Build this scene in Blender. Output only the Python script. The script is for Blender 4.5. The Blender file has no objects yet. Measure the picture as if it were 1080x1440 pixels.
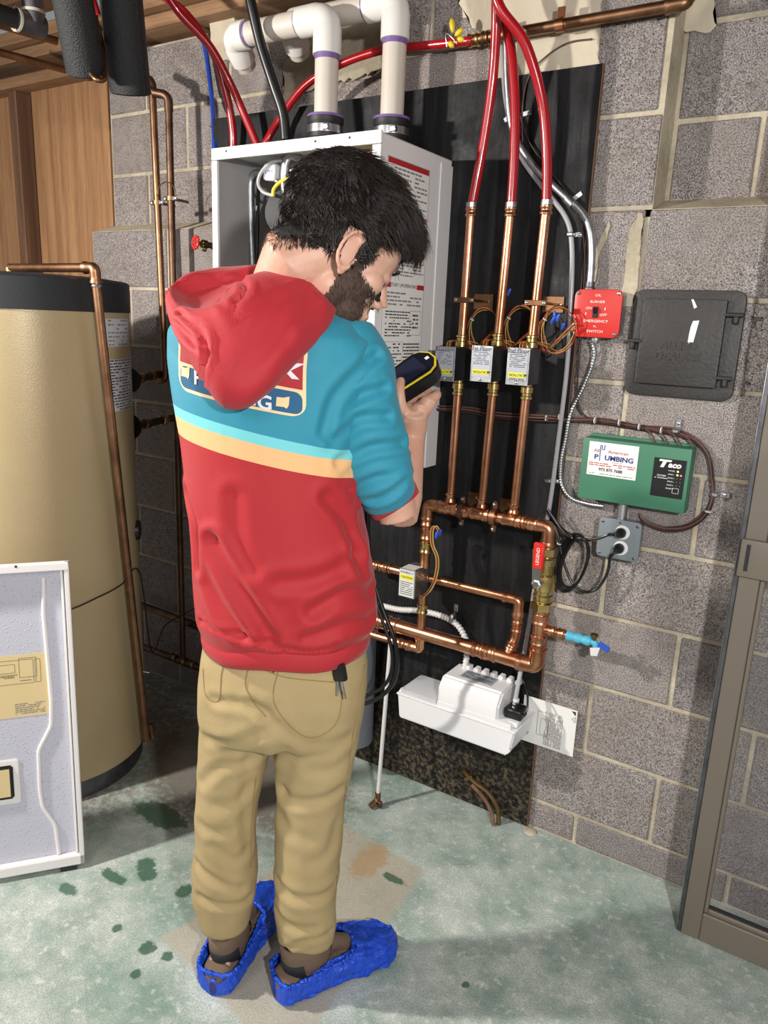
import bpy, bmesh, math, random
import numpy as np
from mathutils import Vector, Matrix, noise
from mathutils.bvhtree import BVHTree
rnd = random.Random(7)
PI = math.pi
# ------------------------------------------------------------ camera
W, H = 1080, 1440
CP = Vector((.312, -1.905, 1.439)); YAW, PIT, ROL, FPX = math.radians(32.35), math.radians(14.17), math.radians(2.41), 1064.0
FW = Vector((-math.sin(YAW)*math.cos(PIT), math.cos(YAW)*math.cos(PIT), -math.sin(PIT)))
_r = Vector((math.cos(YAW), math.sin(YAW), 0)); _u = _r.cross(FW)
RT = math.cos(ROL)*_r + math.sin(ROL)*_u
UP = -math.sin(ROL)*_r + math.cos(ROL)*_u
cd = bpy.data.cameras.new('camera'); cam = bpy.data.objects.new('camera', cd)
bpy.context.scene.collection.objects.link(cam); bpy.context.scene.camera = cam
cam.matrix_world = Matrix(((RT.x, UP.x, -FW.x, CP.x), (RT.y, UP.y, -FW.y, CP.y), (RT.z, UP.z, -FW.z, CP.z), (0, 0, 0, 1)))
cd.sensor_fit = 'VERTICAL'; cd.sensor_height = 36; cd.lens = FPX/H*36; cd.clip_start = .02
# ------------------------------------------------------------ world, lights, exposure
sc = bpy.context.scene
wd = bpy.data.worlds.new('world'); sc.world = wd; wd.use_nodes = True
wd.node_tree.nodes['Background'].inputs[0].default_value = (.92, .95, 1, 1)
wd.node_tree.nodes['Background'].inputs[1].default_value = .26
sc.view_settings.view_transform = 'Standard'; sc.view_settings.look = 'None'
sc.view_settings.exposure = 0.0; sc.view_settings.gamma = 1; sc.view_settings.use_curve_mapping = False
def area(name, loc, target, size, power, col):
    l = bpy.data.lights.new(name, 'AREA'); l.shape = 'DISK'; l.size = size; l.energy = power; l.color = col
    o = bpy.data.objects.new(name, l); sc.collection.objects.link(o); o.location = loc
    o.rotation_euler = (Vector(target)-Vector(loc)).to_track_quat('-Z', 'Y').to_euler(); return o
area('work_lamp_left', (-1.96, -1.83, 1.90), (-.9, -.35, .75), .10, 57, (1, .95, .87))
area('ceiling_lamp_right', (.90, -2.05, 1.72), (-.2, 0, .35), .09, 38, (1, .98, .95))
area('fill_light_front', (-.45, -2.9, 2.1), (-.5, -.2, .9), .7, 13, (1, .97, .93))  # added soft fill to lift the shadows, not a real ceiling fixture
# ------------------------------------------------------------ pixel to world helpers
def ray(px, py): return (px-W/2)*RT - (py-H/2)*UP + FPX*FW
def at(px, py, Y=0.0):
    d = ray(px, py); return CP + d*((Y-CP.y)/d.y)
def atz(px, py, z=0.0):
    d = ray(px, py); return CP + d*((z-CP.z)/d.z)
FH = Vector((-math.sin(YAW), math.cos(YAW), 0))
def pd(px, py, D):
    d = ray(px, py); return CP + d*(D/d.dot(FH))
# ------------------------------------------------------------ materials
MATS = {}
class NT:
    def __init__(s, name):
        s.m = bpy.data.materials.new(name); s.m.use_nodes = True; s.t = s.m.node_tree; s.n = s.t.nodes
        s.b = s.n['Principled BSDF']
        s.tc = s.n.new('ShaderNodeTexCoord')
        MATS[name] = s.m
    def link(s, a, b): s.t.links.new(a, b)
    def noise(s, scale, detail=3, rough=.55, vec=None, dist=0):
        n = s.n.new('ShaderNodeTexNoise'); n.inputs['Scale'].default_value = scale; n.inputs['Detail'].default_value = detail
        n.inputs['Roughness'].default_value = rough; n.inputs['Distortion'].default_value = dist
        s.link(vec or s.tc.outputs['Object'], n.inputs['Vector']); return n.outputs['Fac']
    def mapping(s, scale, rot=(0, 0, 0), src=None):
        m = s.n.new('ShaderNodeMapping'); m.inputs['Scale'].default_value = scale; m.inputs['Rotation'].default_value = rot
        s.link(src or s.tc.outputs['Object'], m.inputs['Vector']); return m.outputs[0]
    def ramp(s, fac, stops, interp='LINEAR'):
        r = s.n.new('ShaderNodeValToRGB'); r.color_ramp.interpolation = interp; e = r.color_ramp.elements
        while len(e) < len(stops): e.new(.5)
        for i, (p, c) in enumerate(stops):
            e[i].position = p; e[i].color = (c, c, c, 1) if isinstance(c, (int, float)) else (*c, 1)
        s.link(fac, r.inputs[0]); return r.outputs[0]
    def mix(s, fac, a, b, mode='MIX'):
        m = s.n.new('ShaderNodeMix'); m.data_type = 'RGBA'; m.blend_type = mode
        for sock, v in ((m.inputs[0], fac), (m.inputs[6], a), (m.inputs[7], b)):
            if isinstance(v, (int, float)): sock.default_value = v
            elif isinstance(v, tuple): sock.default_value = (*v, 1)
            else: s.link(v, sock)
        return m.outputs[2]
    def math(s, op, a, b=0, c=None):
        m = s.n.new('ShaderNodeMath'); m.operation = op
        for i, v in enumerate((a, b) if c is None else (a, b, c)):
            if isinstance(v, (int, float)): m.inputs[i].default_value = v
            else: s.link(v, m.inputs[i])
        return m.outputs[0]
    def sep(s, src=None):
        x = s.n.new('ShaderNodeSeparateXYZ'); s.link(src or s.tc.outputs['Object'], x.inputs[0]); return x.outputs
    def base(s, c):
        if isinstance(c, tuple): s.b.inputs['Base Color'].default_value = (*c, 1)
        else: s.link(c, s.b.inputs['Base Color'])
    def set(s, rough=None, metal=None, spec=None, alpha=None, trans=None, coat=None, emit=None, estr=1, sheen=None, sss=None):
        i = s.b.inputs
        if rough is not None:
            if isinstance(rough, (int, float)): i['Roughness'].default_value = rough
            else: s.link(rough, i['Roughness'])
        if metal is not None: i['Metallic'].default_value = metal
        if spec is not None: i['Specular IOR Level'].default_value = spec
        if alpha is not None: i['Alpha'].default_value = alpha
        if trans is not None: i['Transmission Weight'].default_value = trans
        if coat is not None: i['Coat Weight'].default_value = coat
        if sheen is not None: i['Sheen Weight'].default_value = sheen
        if sss is not None: i['Subsurface Weight'].default_value = sss; i['Subsurface Radius'].default_value = (.012, .004, .002)
        if emit is not None: i['Emission Color'].default_value = (*emit, 1); i['Emission Strength'].default_value = estr
    def bump(s, h, dist=.001, strength=1.0):
        b = s.n.new('ShaderNodeBump'); b.inputs['Distance'].default_value = dist; b.inputs['Strength'].default_value = strength
        s.link(h, b.inputs['Height']); s.link(b.outputs[0], s.b.inputs['Normal'])
def lin(r, g, b):
    f = lambda v: (v/255/12.92) if v/255 <= .04045 else ((v/255+.055)/1.055)**2.4
    return (f(r), f(g), f(b))
def M(name, col=None, rough=.5, metal=0, var=.15, scale=8, bump=0, bscale=60, **k):
    if name in MATS: return MATS[name]
    t = NT(name)
    if var:
        n = t.noise(scale, 4); d = tuple(c*(1-var) for c in col); l = tuple(min(1, c*(1+var)) for c in col)
        t.base(t.mix(n, d, l))
    else: t.base(col)
    t.set(rough=rough, metal=metal, **k)
    if bump: t.bump(t.noise(bscale, 4), bump)
    return t.m
# concrete block
t = NT('block'); oi = t.n.new('ShaderNodeObjectInfo'); rv = oi.outputs['Random']
vm = t.n.new('ShaderNodeVectorMath'); vm.operation = 'ADD'; t.link(t.tc.outputs['Object'], vm.inputs[0]); t.link(oi.outputs['Location'], vm.inputs[1]); V = vm.outputs[0]
sp = t.noise(330, 2, .75, V); big = t.noise(5, 4, .6, V); mid = t.noise(28, 4, .6, V)
c = t.mix(t.ramp(sp, [(.36, 0), (.62, 1)]), lin(78, 73, 73), lin(196, 188, 186))
c = t.mix(t.ramp(big, [(.35, .0), (.7, .5)]), c, lin(142, 128, 118), 'MIX')
c = t.mix(t.ramp(sp, [(.28, .85), (.38, 0)]), c, lin(44, 41, 42))
c = t.mix(.55, c, t.mix(rv, (.72, .72, .74), (1.1, 1.07, 1.04)), 'MULTIPLY')
c = t.mix(t.ramp(mid, [(.3, .35), (.5, 0)]), c, lin(96, 90, 88))
t.base(c); t.set(rough=.95, spec=.15)
t.bump(t.math('ADD', t.math('MULTIPLY', sp, 1.0), t.math('MULTIPLY', mid, .6)), .0035)
# mortar
t = NT('mortar'); n1 = t.noise(90, 4); n2 = t.noise(6, 4)
c = t.mix(n1, lin(172, 160, 138), lin(222, 211, 188)); c = t.mix(t.ramp(n2, [(.4, .5), (.65, 0)]), c, lin(128, 117, 100))
t.base(c); t.set(rough=.95, spec=.1); t.bump(n1, .003)
# floor
t = NT('painted_concrete'); X, Y, Z = t.sep()
n1 = t.noise(7, 6, .65); n2 = t.noise(240, 3, .75); n3 = t.noise(40, 5, .7); n4 = t.noise(3, 4, .6)
c = t.mix(t.ramp(n1, [(.36, 0), (.62, 1)]), lin(140, 158, 149), lin(202, 208, 203))
c = t.mix(t.ramp(n2, [(.44, .45), (.58, 0)]), c, lin(98, 124, 112))
c = t.mix(t.ramp(n3, [(.54, 0), (.70, .7)]), c, lin(222, 222, 214))
c = t.mix(t.ramp(n4, [(.54, 0), (.72, .45)]), c, lin(92, 136, 118))
# bare patch where something square once stood (quad mask)
def half(ax, ay, bx, by):      # >0 on the left of a->b
    nx, ny = -(by-ay), (bx-ax); L = math.hypot(nx, ny); nx /= L; ny /= L
    return t.math('ADD', t.math('MULTIPLY', X, nx), t.math('ADD', t.math('MULTIPLY', Y, ny), -(nx*ax+ny*ay)))
q = [(-.893, -.906), (-.44, -.99), (-.50, -.345), (-.783, -.315)]
m = None
for i in range(4):
    h = half(*q[i], *q[(i+1) % 4]); m = h if m is None else t.math('MINIMUM', m, h)
m = t.math('ADD', m, t.math('MULTIPLY', t.math('ADD', n3, -.5), .02))
mask = t.ramp(t.math('ADD', t.math('MULTIPLY', m, 60), .5), [(0, 0), (1, .85)])
pc = t.mix(n1, lin(160, 154, 138), lin(198, 190, 172)); pc = t.mix(t.ramp(n2, [(.4, .3), (.6, 0)]), pc, lin(120, 112, 98))
c = t.mix(mask, c, pc)
# dark damp paint spots and a strip behind the tank with dirt and shade painted in
def spot(x, y, r, sx=1, sy=1):
    dx = t.math('MULTIPLY', t.math('ADD', X, -x), 1/(r*sx)); dy = t.math('MULTIPLY', t.math('ADD', Y, -y), 1/(r*sy))
    d = t.math('SQRT', t.math('ADD', t.math('MULTIPLY', dx, dx), t.math('MULTIPLY', dy, dy)))
    return t.math('SUBTRACT', t.math('ADD', 1, t.math('MULTIPLY', t.math('ADD', n3, -.5), 1.6)), d)
s = None
for a in [(-1.119, -.764, .03), (-1.086, -.785, .03), (-1.150, -.842, .018, 3, 1), (-.897, -.947, .022), (-.841, -.937, .016), (-.963, -.771, .026), (-1.209, -.938, .018, 2, 1), (-1.25, -.60, .05, 2.2, 1), (-1.08, -.51, .06, 1.8, 1), (-.24, -.607, .01), (-.86, -1.01, .014), (-1.0, -.95, .014), (-.55, -.42, .02, 2, .7)]:
    v = spot(*a); s = v if s is None else t.math('MAXIMUM', s, v)
sm = t.ramp(t.math('MULTIPLY', s, 4), [(0, 0), (1, .85)])
c = t.mix(sm, c, lin(52, 92, 72))
c = t.mix(t.ramp(t.math('MULTIPLY', spot(-.64, -.40, .055, .9, 1.6), 3), [(0, 0), (1, .6)]), c, lin(168, 132, 80))
dk = t.ramp(t.math('MULTIPLY', t.math('MAXIMUM', spot(-1.25, -.3, .38, 1.3, .8), spot(-2.0, -.6, .7)), 3), [(0, 0), (1, .8)])
c = t.mix(dk, c, t.mix(n1, lin(88, 78, 70), lin(124, 110, 98)))
t.base(c)
t.set(rough=t.ramp(sm, [(0, .62), (1, .25)])); t.bump(t.math('ADD', n2, t.math('MULTIPLY', n3, .6)), .0015)
def wood(name, a, b, stretch=(30, 30, 1.2), rough=.65, dist=.6):
    t = NT(name); v = t.mapping(stretch); n = t.noise(1.0, 6, .6, v, dist); f = t.noise(9, 4, .6, v)
    c = t.mix(t.ramp(n, [(.35, 0), (.65, 1)]), a, b); c = t.mix(t.ramp(f, [(.4, .3), (.55, 0)]), c, tuple(x*.6 for x in a))
    t.base(c); t.set(rough=rough); t.bump(f, .0006); return t.m
wood('plywood', lin(146, 104, 70), lin(182, 138, 96)); wood('joist_wood', lin(98, 72, 52), lin(138, 104, 76), (6, 30, 30))
wood('stud_wood', lin(98, 68, 50), lin(130, 94, 68)); wood('sill_wood', lin(138, 104, 76), lin(170, 132, 96), (1.5, 30, 30))
# black painted plywood, worn near the floor
t = NT('black_board'); v = t.mapping((60, 60, 4)); g = t.noise(1, 6, .7, v); X, Y, Z = t.sep(); n1 = t.noise(7, 5, .65); n2 = t.noise(70, 4, .7)
c = t.mix(t.ramp(g, [(.45, 0), (.75, 1)]), lin(13, 13, 15), lin(34, 34, 40))
lo = t.ramp(t.math('ADD', Z, t.math('MULTIPLY', n1, .35)), [(.18, 1), (.62, 0)])
w = t.math('MULTIPLY', lo, t.ramp(n2, [(.46, 0), (.66, .7)]))
c = t.mix(w, c, lin(128, 112, 84))
t.base(c); t.set(rough=t.ramp(n1, [(.42, .72), (.62, .42)]), spec=.32); t.bump(t.math('ADD', g, t.math('MULTIPLY', n2, .4)), .0012)
# metals
def metal(name, a, b, rough=.3, scale=14, bump=0):
    t = NT(name); n = t.noise(scale, 5, .65); t.base(t.mix(t.ramp(n, [(.35, 0), (.65, 1)]), a, b)); t.set(rough=rough, metal=1)
    if bump: t.bump(t.noise(90, 3), bump)
    return t.m
metal('copper', lin(188, 126, 92), lin(226, 166, 130), .30)
metal('copper_aged', lin(118, 86, 64), lin(160, 120, 92), .42)
metal('copper_dull', lin(88, 66, 54), lin(124, 96, 78), .5)
metal('brass', lin(190, 160, 100), lin(226, 200, 140), .27)
metal('bronze_old', lin(110, 90, 62), lin(150, 124, 84), .45)
metal('steel', lin(170, 172, 176), lin(205, 206, 210), .32)
metal('galvanized', lin(160, 163, 168), lin(196, 198, 202), .42, 30)
metal('tin_dark', lin(96, 96, 102), lin(128, 128, 134), .5)
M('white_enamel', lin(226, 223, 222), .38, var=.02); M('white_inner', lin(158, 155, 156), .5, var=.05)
t = NT('wet_white'); vo = t.n.new('ShaderNodeTexVoronoi'); vo.inputs['Scale'].default_value = 130; t.link(t.tc.outputs['Object'], vo.inputs['Vector'])
t.base(lin(190, 190, 203)); t.set(rough=.25); t.bump(t.ramp(vo.outputs['Distance'], [(0, 1), (.3, 0)]), .0016)
M('black_plastic', lin(24, 24, 26), .4, var=.1); M('black_rubber', lin(28, 28, 30), .55, var=.1)
M('black_foam', lin(30, 31, 33), .55, var=.15, scale=60, bump=.003, bscale=260)
M('cap_black', lin(30, 31, 36), .6, var=.1, bump=.0006, bscale=300)
M('pvc', lin(206, 196, 184), .42, var=.07, scale=9); M('pvc_white', lin(226, 222, 216), .4, var=.04); M('purple_primer', lin(120, 92, 150), .5)
M('pex_red', lin(164, 20, 30), .25, var=.08, coat=.3); M('pex_blue', lin(36, 72, 176), .3, var=.1)
M('cast_iron', lin(46, 43, 42), .5, var=.5, scale=18, bump=.0012, bscale=120)
M('red_paint', lin(206, 44, 38), .38, var=.06); M('green_paint', lin(64, 120, 94), .5, var=.05)
M('grey_cast', lin(128, 136, 142), .45, .3, var=.1); M('dark_wire', lin(52, 34, 32), .5); M('wire_brown', lin(96, 66, 60), .5)
M('wire_yellow', lin(196, 164, 78), .45); M('wire_red', lin(150, 40, 34), .45); M('wire_blue', lin(44, 84, 190), .4)
M('cable_black', lin(18, 18, 20), .35, var=.1); M('white_sheath', lin(214, 212, 210), .4); M('clear_tube', lin(190, 188, 190), .25, var=.05, alpha=.75)
M('grey_plastic', lin(112, 116, 124), .45); M('grey_strip', lin(112, 110, 112), .5)
M('paper', lin(232, 230, 226), .6, var=.03); M('ink', lin(40, 38, 42), .6, var=0); M('ink_soft', lin(128, 122, 122), .6, var=0); M('ink_red', lin(176, 36, 44), .55, var=0); M('ink_blue', lin(36, 52, 128), .55, var=0)
M('silver_label', lin(178, 182, 192), .4, .2, var=.06); M('yellow_label', lin(222, 216, 50), .5, var=0); M('manila', lin(212, 190, 142), .6, var=.04)
M('letter_white', lin(240, 238, 232), .55, var=0); M('plaster', lin(206, 194, 172), .85, var=.12, scale=10, bump=.004, bscale=30)
M('tape_blue', lin(80, 170, 200), .5, var=.3, scale=70); M('yellow_plastic', lin(220, 196, 44), .4); M('dark_bronze_frame', lin(124, 114, 102), .45, .1, var=.04)
M('gasket', lin(38, 38, 42), .6); M('white_plastic', lin(232, 231, 233), .35, var=.02); M('zip_tie', lin(214, 210, 204), .4, var=0)
M('grey_label', lin(190, 190, 194), .5, var=.04); M('lens_dark', lin(22, 24, 34), .12, var=0)
M('led_yellow', (1, .9, .2), .4, var=0, emit=(1, .85, .15), estr=3); M('led_green', (.6, 1, .2), .4, var=0, emit=(.7, 1, .2), estr=3); M('led_red', (1, .1, .1), .4, var=0, emit=(1, .08, .08), estr=4)
t = NT('tank_enamel'); v = t.mapping((5, 5, 700)); n = t.noise(1, 2, .5, v); t.base(t.mix(t.noise(4, 3), lin(166, 147, 112), lin(180, 162, 126))); t.set(rough=.36, metal=.12); t.bump(t.noise(330, 2), .0004)
t = NT('glass'); t.base((.25, .25, .26)); t.set(rough=.04, alpha=.10, spec=.5)
t = NT('clear_lid'); t.base(lin(220, 222, 228)); t.set(rough=.15, alpha=.55)
# ------------------------------------------------------------ object helpers
COL = sc.collection
ORG = {}
def link(o, parent=None):
    COL.objects.link(o)
    if parent is not None: o.parent = parent
def thing(name, label, cat, loc=(0, 0, 0), group=None):
    o = bpy.data.objects.new(name, None); o.empty_display_size = .05; link(o); o.location = loc
    o['label'] = label; o['category'] = cat
    if group: o['group'] = group
    ORG[o] = Vector(loc); return o
def tag(o, label, cat, group=None):
    o['label'] = label; o['category'] = cat
    if group: o['group'] = group
    return o
def struct(o): o['kind'] = 'structure'; return o
def setorigin(me, loc):
    me.transform(Matrix.Translation(-Vector(loc)))
def obj(name, bm, mat, parent=None, smooth=None, label=None, angle=40):
    me = bpy.data.meshes.new(name)
    if isinstance(bm, bmesh.types.BMesh):
        bmesh.ops.recalc_face_normals(bm, faces=bm.faces[:])
        bm.to_mesh(me); bm.free()
    else:
        me.from_pydata(bm[0], [], bm[1]); me.update()
    for m in (mat if isinstance(mat, (list, tuple)) else [mat]):
        me.materials.append(MATS[m] if isinstance(m, str) else m)
    o = bpy.data.objects.new(name, me)
    if parent is not None:
        org = ORG[parent]; ORG[o] = org
    else:
        co = [v.co for v in me.vertices]
        org = Vector(((min(c.x for c in co)+max(c.x for c in co))/2, (min(c.y for c in co)+max(c.y for c in co))/2, min(c.z for c in co)))
        ORG[o] = org; o.location = org
    setorigin(me, org); link(o, parent)
    if smooth is not False:
        me.polygons.foreach_set('use_smooth', [True]*len(me.polygons))
        if smooth is None: me.set_sharp_from_angle(angle=math.radians(angle))
    if label: o['label'] = label
    return o
def B(): return bmesh.new()
def add_box(bm, c, s, bev=0, rot=None, seg=1):
    m = Matrix.Translation(Vector(c)) @ (rot.to_4x4() if rot else Matrix()) @ Matrix.Diagonal((s[0], s[1], s[2], 1))
    r = bmesh.ops.create_cube(bm, size=1, matrix=m)
    if bev:
        es = list({e for v in r['verts'] for e in v.link_edges})
        bmesh.ops.bevel(bm, geom=es, offset=bev, segments=seg, affect='EDGES', profile=.6)
    return bm
def box(x0, x1, y0, y1, z0, z1, bev=0, bm=None, seg=1):
    bm = bm or B(); return add_box(bm, ((x0+x1)/2, (y0+y1)/2, (z0+z1)/2), (abs(x1-x0), abs(y1-y0), abs(z1-z0)), bev, seg=seg)
def frame_for(d, up=None):
    d = d.normalized(); a = up or (Vector((0, 0, 1)) if abs(d.z) < .9 else Vector((1, 0, 0)))
    x = a.cross(d).normalized(); return x, d.cross(x)
def sweep(pts, rad, seg=12, bm=None, cap=True, closed=False):
    bm = bm or B(); pts = [Vector(p) for p in pts]; n = len(pts)
    if isinstance(rad, (int, float)): rad = [rad]*n
    rings = []; x = None
    for i, p in enumerate(pts):
        a = pts[i-1] if (i > 0 or closed) else p; b = pts[(i+1) % n] if (i < n-1 or closed) else p
        d = (b-a)
        if d.length < 1e-9: d = Vector((0, 0, 1))
        d.normalize()
        if x is None: x, y = frame_for(d)
        else:
            x = (x - d*x.dot(d));
            if x.length < 1e-6: x, _ = frame_for(d)
            x.normalize(); y = d.cross(x)
        rings.append([bm.verts.new(p + (x*math.cos(2*PI*k/seg) + y*math.sin(2*PI*k/seg))*rad[i]) for k in range(seg)])
    for i in range(n if closed else n-1):
        a, b = rings[i], rings[(i+1) % n]
        for k in range(seg): bm.faces.new((a[k], a[(k+1) % seg], b[(k+1) % seg], b[k]))
    if cap and not closed: bm.faces.new(rings[0][::-1]); bm.faces.new(rings[-1])
    return bm
def fillet(pts, r, n=7):
    pts = [Vector(p) for p in pts]; out = [pts[0]]
    for i in range(1, len(pts)-1):
        p, a, b = pts[i], pts[i-1]-pts[i], pts[i+1]-pts[i]; rr = min(r, a.length*.48, b.length*.48)
        a = a.normalized()*rr; b = b.normalized()*rr
        for k in range(n+1):
            t = k/n; out.append(p + a*(1-t)**2 + b*t**2)
    out.append(pts[-1]); return out
def cat(pts, n=6, closed=False):
    P = [Vector(p) for p in pts]; out = []; N = len(P)
    g = (lambda i: P[i % N]) if closed else (lambda i: P[max(0, min(N-1, i))])
    for i in range(N if closed else N-1):
        a, b, c, d = g(i-1), g(i), g(i+1), g(i+2)
        for k in range(n):
            t = k/n; out.append(.5*((2*b)+(c-a)*t+(2*a-5*b+4*c-d)*t*t+(3*b-a-3*c+d)*t**3))
    if not closed: out.append(P[-1])
    return out
def lathe(p, d, prof, seg=20, bm=None):
    """profile list of (distance along d, radius)"""
    d = Vector(d).normalized(); p = Vector(p); bm = bm or B(); x, y = frame_for(d); rings = []
    for (h, r) in prof: rings.append([bm.verts.new(p+d*h+(x*math.cos(2*PI*k/seg)+y*math.sin(2*PI*k/seg))*max(r, 1e-5)) for k in range(seg)])
    for a, b in zip(rings, rings[1:]):
        for k in range(seg): bm.faces.new((a[k], a[(k+1) % seg], b[(k+1) % seg], b[k]))
    bm.faces.new(rings[0][::-1]); bm.faces.new(rings[-1]); return bm
def prism(poly, d, bm=None):
    bm = bm or B(); d = Vector(d); a = [bm.verts.new(Vector(p)) for p in poly]; b = [bm.verts.new(Vector(p)+d) for p in poly]; n = len(poly)
    bm.faces.new(a); bm.faces.new(b[::-1])
    for i in range(n): bm.faces.new((a[i], b[i], b[(i+1) % n], a[(i+1) % n]))
    return bm
EZ = Vector((0, 0, 1)); EX = Vector((1, 0, 0)); EY = Vector((0, 1, 0))
FONT_CACHE = {}
def text_mesh(body, size, shear=0, bold=0):
    c = bpy.data.curves.new('t', 'FONT'); c.body = body; c.size = size; c.align_x = 'CENTER'; c.align_y = 'CENTER'; c.shear = shear; c.offset = bold; c.resolution_u = 3
    o = bpy.data.objects.new('t', c); COL.objects.link(o)
    dg = bpy.context.evaluated_depsgraph_get(); me = bpy.data.meshes.new_from_object(o.evaluated_get(dg))
    bpy.data.objects.remove(o); bpy.data.curves.remove(c); return me
def text(body, size, p, xd, ud, mat, parent, name='lettering', shear=0, bold=0, sx=1, thick=.0004, label=None):
    me = text_mesh(body, size, shear, bold); xd = Vector(xd).normalized(); ud = Vector(ud).normalized(); nd = xd.cross(ud); p = Vector(p)
    vs = [p+xd*v.co.x*sx+ud*v.co.y+nd*thick for v in me.vertices]; fs = [tuple(f.vertices) for f in me.polygons]
    return obj(name, (vs, fs), mat, parent, smooth=False, label=label)
def print_rows(p, xd, ud, w, h, rows, seed=0, mat='ink_soft', parent=None, fill=.9, thick=.0004, name='printed_rows', rh=.45):
    r = random.Random(seed); xd = Vector(xd).normalized(); ud = Vector(ud).normalized(); nd = xd.cross(ud); p = Vector(p); vs = []; fs = []
    for i in range(rows):
        y = h/2-(i+.5)*h/rows; x = -w/2; end = w/2*(1 if r.random() < .7 else r.uniform(.1, .9)); lh = h/rows*rh
        while x < end:
            L = min(r.uniform(.03, .12)*w*1.2, w/2-x)
            if r.random() < fill:
                k = len(vs)
                for a, b in ((x, y-lh/2), (x+L, y-lh/2), (x+L, y+lh/2), (x, y+lh/2)): vs.append(p+xd*a+ud*b+nd*thick)
                fs.append((k, k+1, k+2, k+3))
            x += L+.02*w
    return obj(name, (vs, fs), mat, parent, smooth=False)
def quadplate(p, xd, ud, w, h, mat, parent, name, thick=.0006, label=None, depth=.0005):
    xd = Vector(xd).normalized(); ud = Vector(ud).normalized(); nd = xd.cross(ud); p = Vector(p)+nd*thick
    return obj(name, prism([p-xd*w/2-ud*h/2, p+xd*w/2-ud*h/2, p+xd*w/2+ud*h/2, p-xd*w/2+ud*h/2], -nd*depth), mat, parent, smooth=False, label=label)
def outline(p, xd, ud, w, h, th, mat, parent, name='printed_frame', thick=.0006):
    xd = Vector(xd).normalized(); ud = Vector(ud).normalized(); nd = xd.cross(ud); p = Vector(p)+nd*thick; vs = []; fs = []
    for (cx, cy, ww, hh) in ((0, h/2, w, th), (0, -h/2, w, th), (-w/2, 0, th, h), (w/2, 0, th, h)):
        k = len(vs)
        for a, b in ((-1, -1), (1, -1), (1, 1), (-1, 1)): vs.append(p+xd*(cx+a*ww/2)+ud*(cy+b*hh/2))
        fs.append((k, k+1, k+2, k+3))
    return obj(name, (vs, fs), mat, parent, smooth=False)
# ============================================================ THE SETTING
CH = .2032; Z0 = .0938
def extend(o, ch): pass
fl = struct(obj('floor', box(-4.2, 2.6, -4.6, .3, -.08, 0), 'painted_concrete', None, False))
def shift_to_world(o):
    """keep object coordinates equal to world coordinates so patterns land where they stand"""
    o.data.transform(Matrix.Translation(o.location)); o.location = (0, 0, 0); ORG[o] = Vector((0, 0, 0))
shift_to_world(fl)
wbm = B()
box(-2.235, 1.4, .006, .2, 0, Z0+8*CH-.004, bm=wbm)                  # thick lower wall
box(-2.23, -.92, .106, .2, Z0+8*CH-.02, 2.33, bm=wbm)                 # set-back upper wall, left
box(-.915, -.195, .006, .2, Z0+8*CH-.02, 2.62, bm=wbm)                # chimney breast
box(-.2, 1.4, .106, .2, Z0+8*CH-.02, 2.62, bm=wbm)                    # set-back upper wall, right
for a, b in ((-2.23, -.915), (-.192, 1.4)):                           # sloped mortar cap on the ledge
    z = Z0+8*CH-.006
    prism([(a, .004, z), (a, .104, z), (a, .104, z+.035), (a, .09, z+.03)], (b-a, 0, 0), wbm)
wall = struct(obj('wall_back', wbm, 'mortar', None, False)); shift_to_world(wall)
BLK = {}
def block_mesh(w, h, k):
    key = (round(w, 3), round(h, 3), k)
    if key not in BLK:
        r = random.Random(k*31+int(w*1000)); bm = B(); add_box(bm, (0, .045, 0), (w, .09, h), .0035)
        for v in bm.verts: v.co += Vector((r.uniform(-1, 1)*.0012, r.uniform(-1, 1)*.0012, r.uniform(-1, 1)*.0012))
        me = bpy.data.meshes.new('concrete_block'); bmesh.ops.recalc_face_normals(bm, faces=bm.faces[:]); bm.to_mesh(me); bm.free(); me.materials.append(MATS['block']); BLK[key] = me
    return BLK[key]
def block(x0, x1, z0, z1, Y):
    if x1-x0 < .03: return
    k = rnd.randrange(3); J = .0055
    o = bpy.data.objects.new('concrete_block', block_mesh(x1-x0-2*J, z1-z0-2*J, k)); link(o, wall)
    o.location = ((x0+x1)/2, Y+rnd.uniform(0, .003), (z0+z1)/2)
def course(k, xa, xb, Y, zt=None):
    z0 = 0 if k < 0 else Z0+k*CH; z1 = zt or Z0+(k+1)*CH
    off = 0 if k % 2 == 0 else .2032
    n0 = math.floor((xa-off)/.4064)
    x = off+n0*.4064
    while x < xb:
        block(max(x, xa), min(x+.4064, xb), z0, z1, Y); x += .4064
for k in range(-1, 8): course(k, -2.24, 1.35, 0)
for k in range(8, 11):
    zt = min(Z0+(k+1)*CH, 2.33)
    course(k, -2.23, -.92, .1, zt); course(k, -.92, -.19, 0, zt); course(k, -.19, 1.35, .1)
course(11, -.92, -.19, 0, 2.6); course(11, -.19, 1.35, .1, 2.6)
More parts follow.
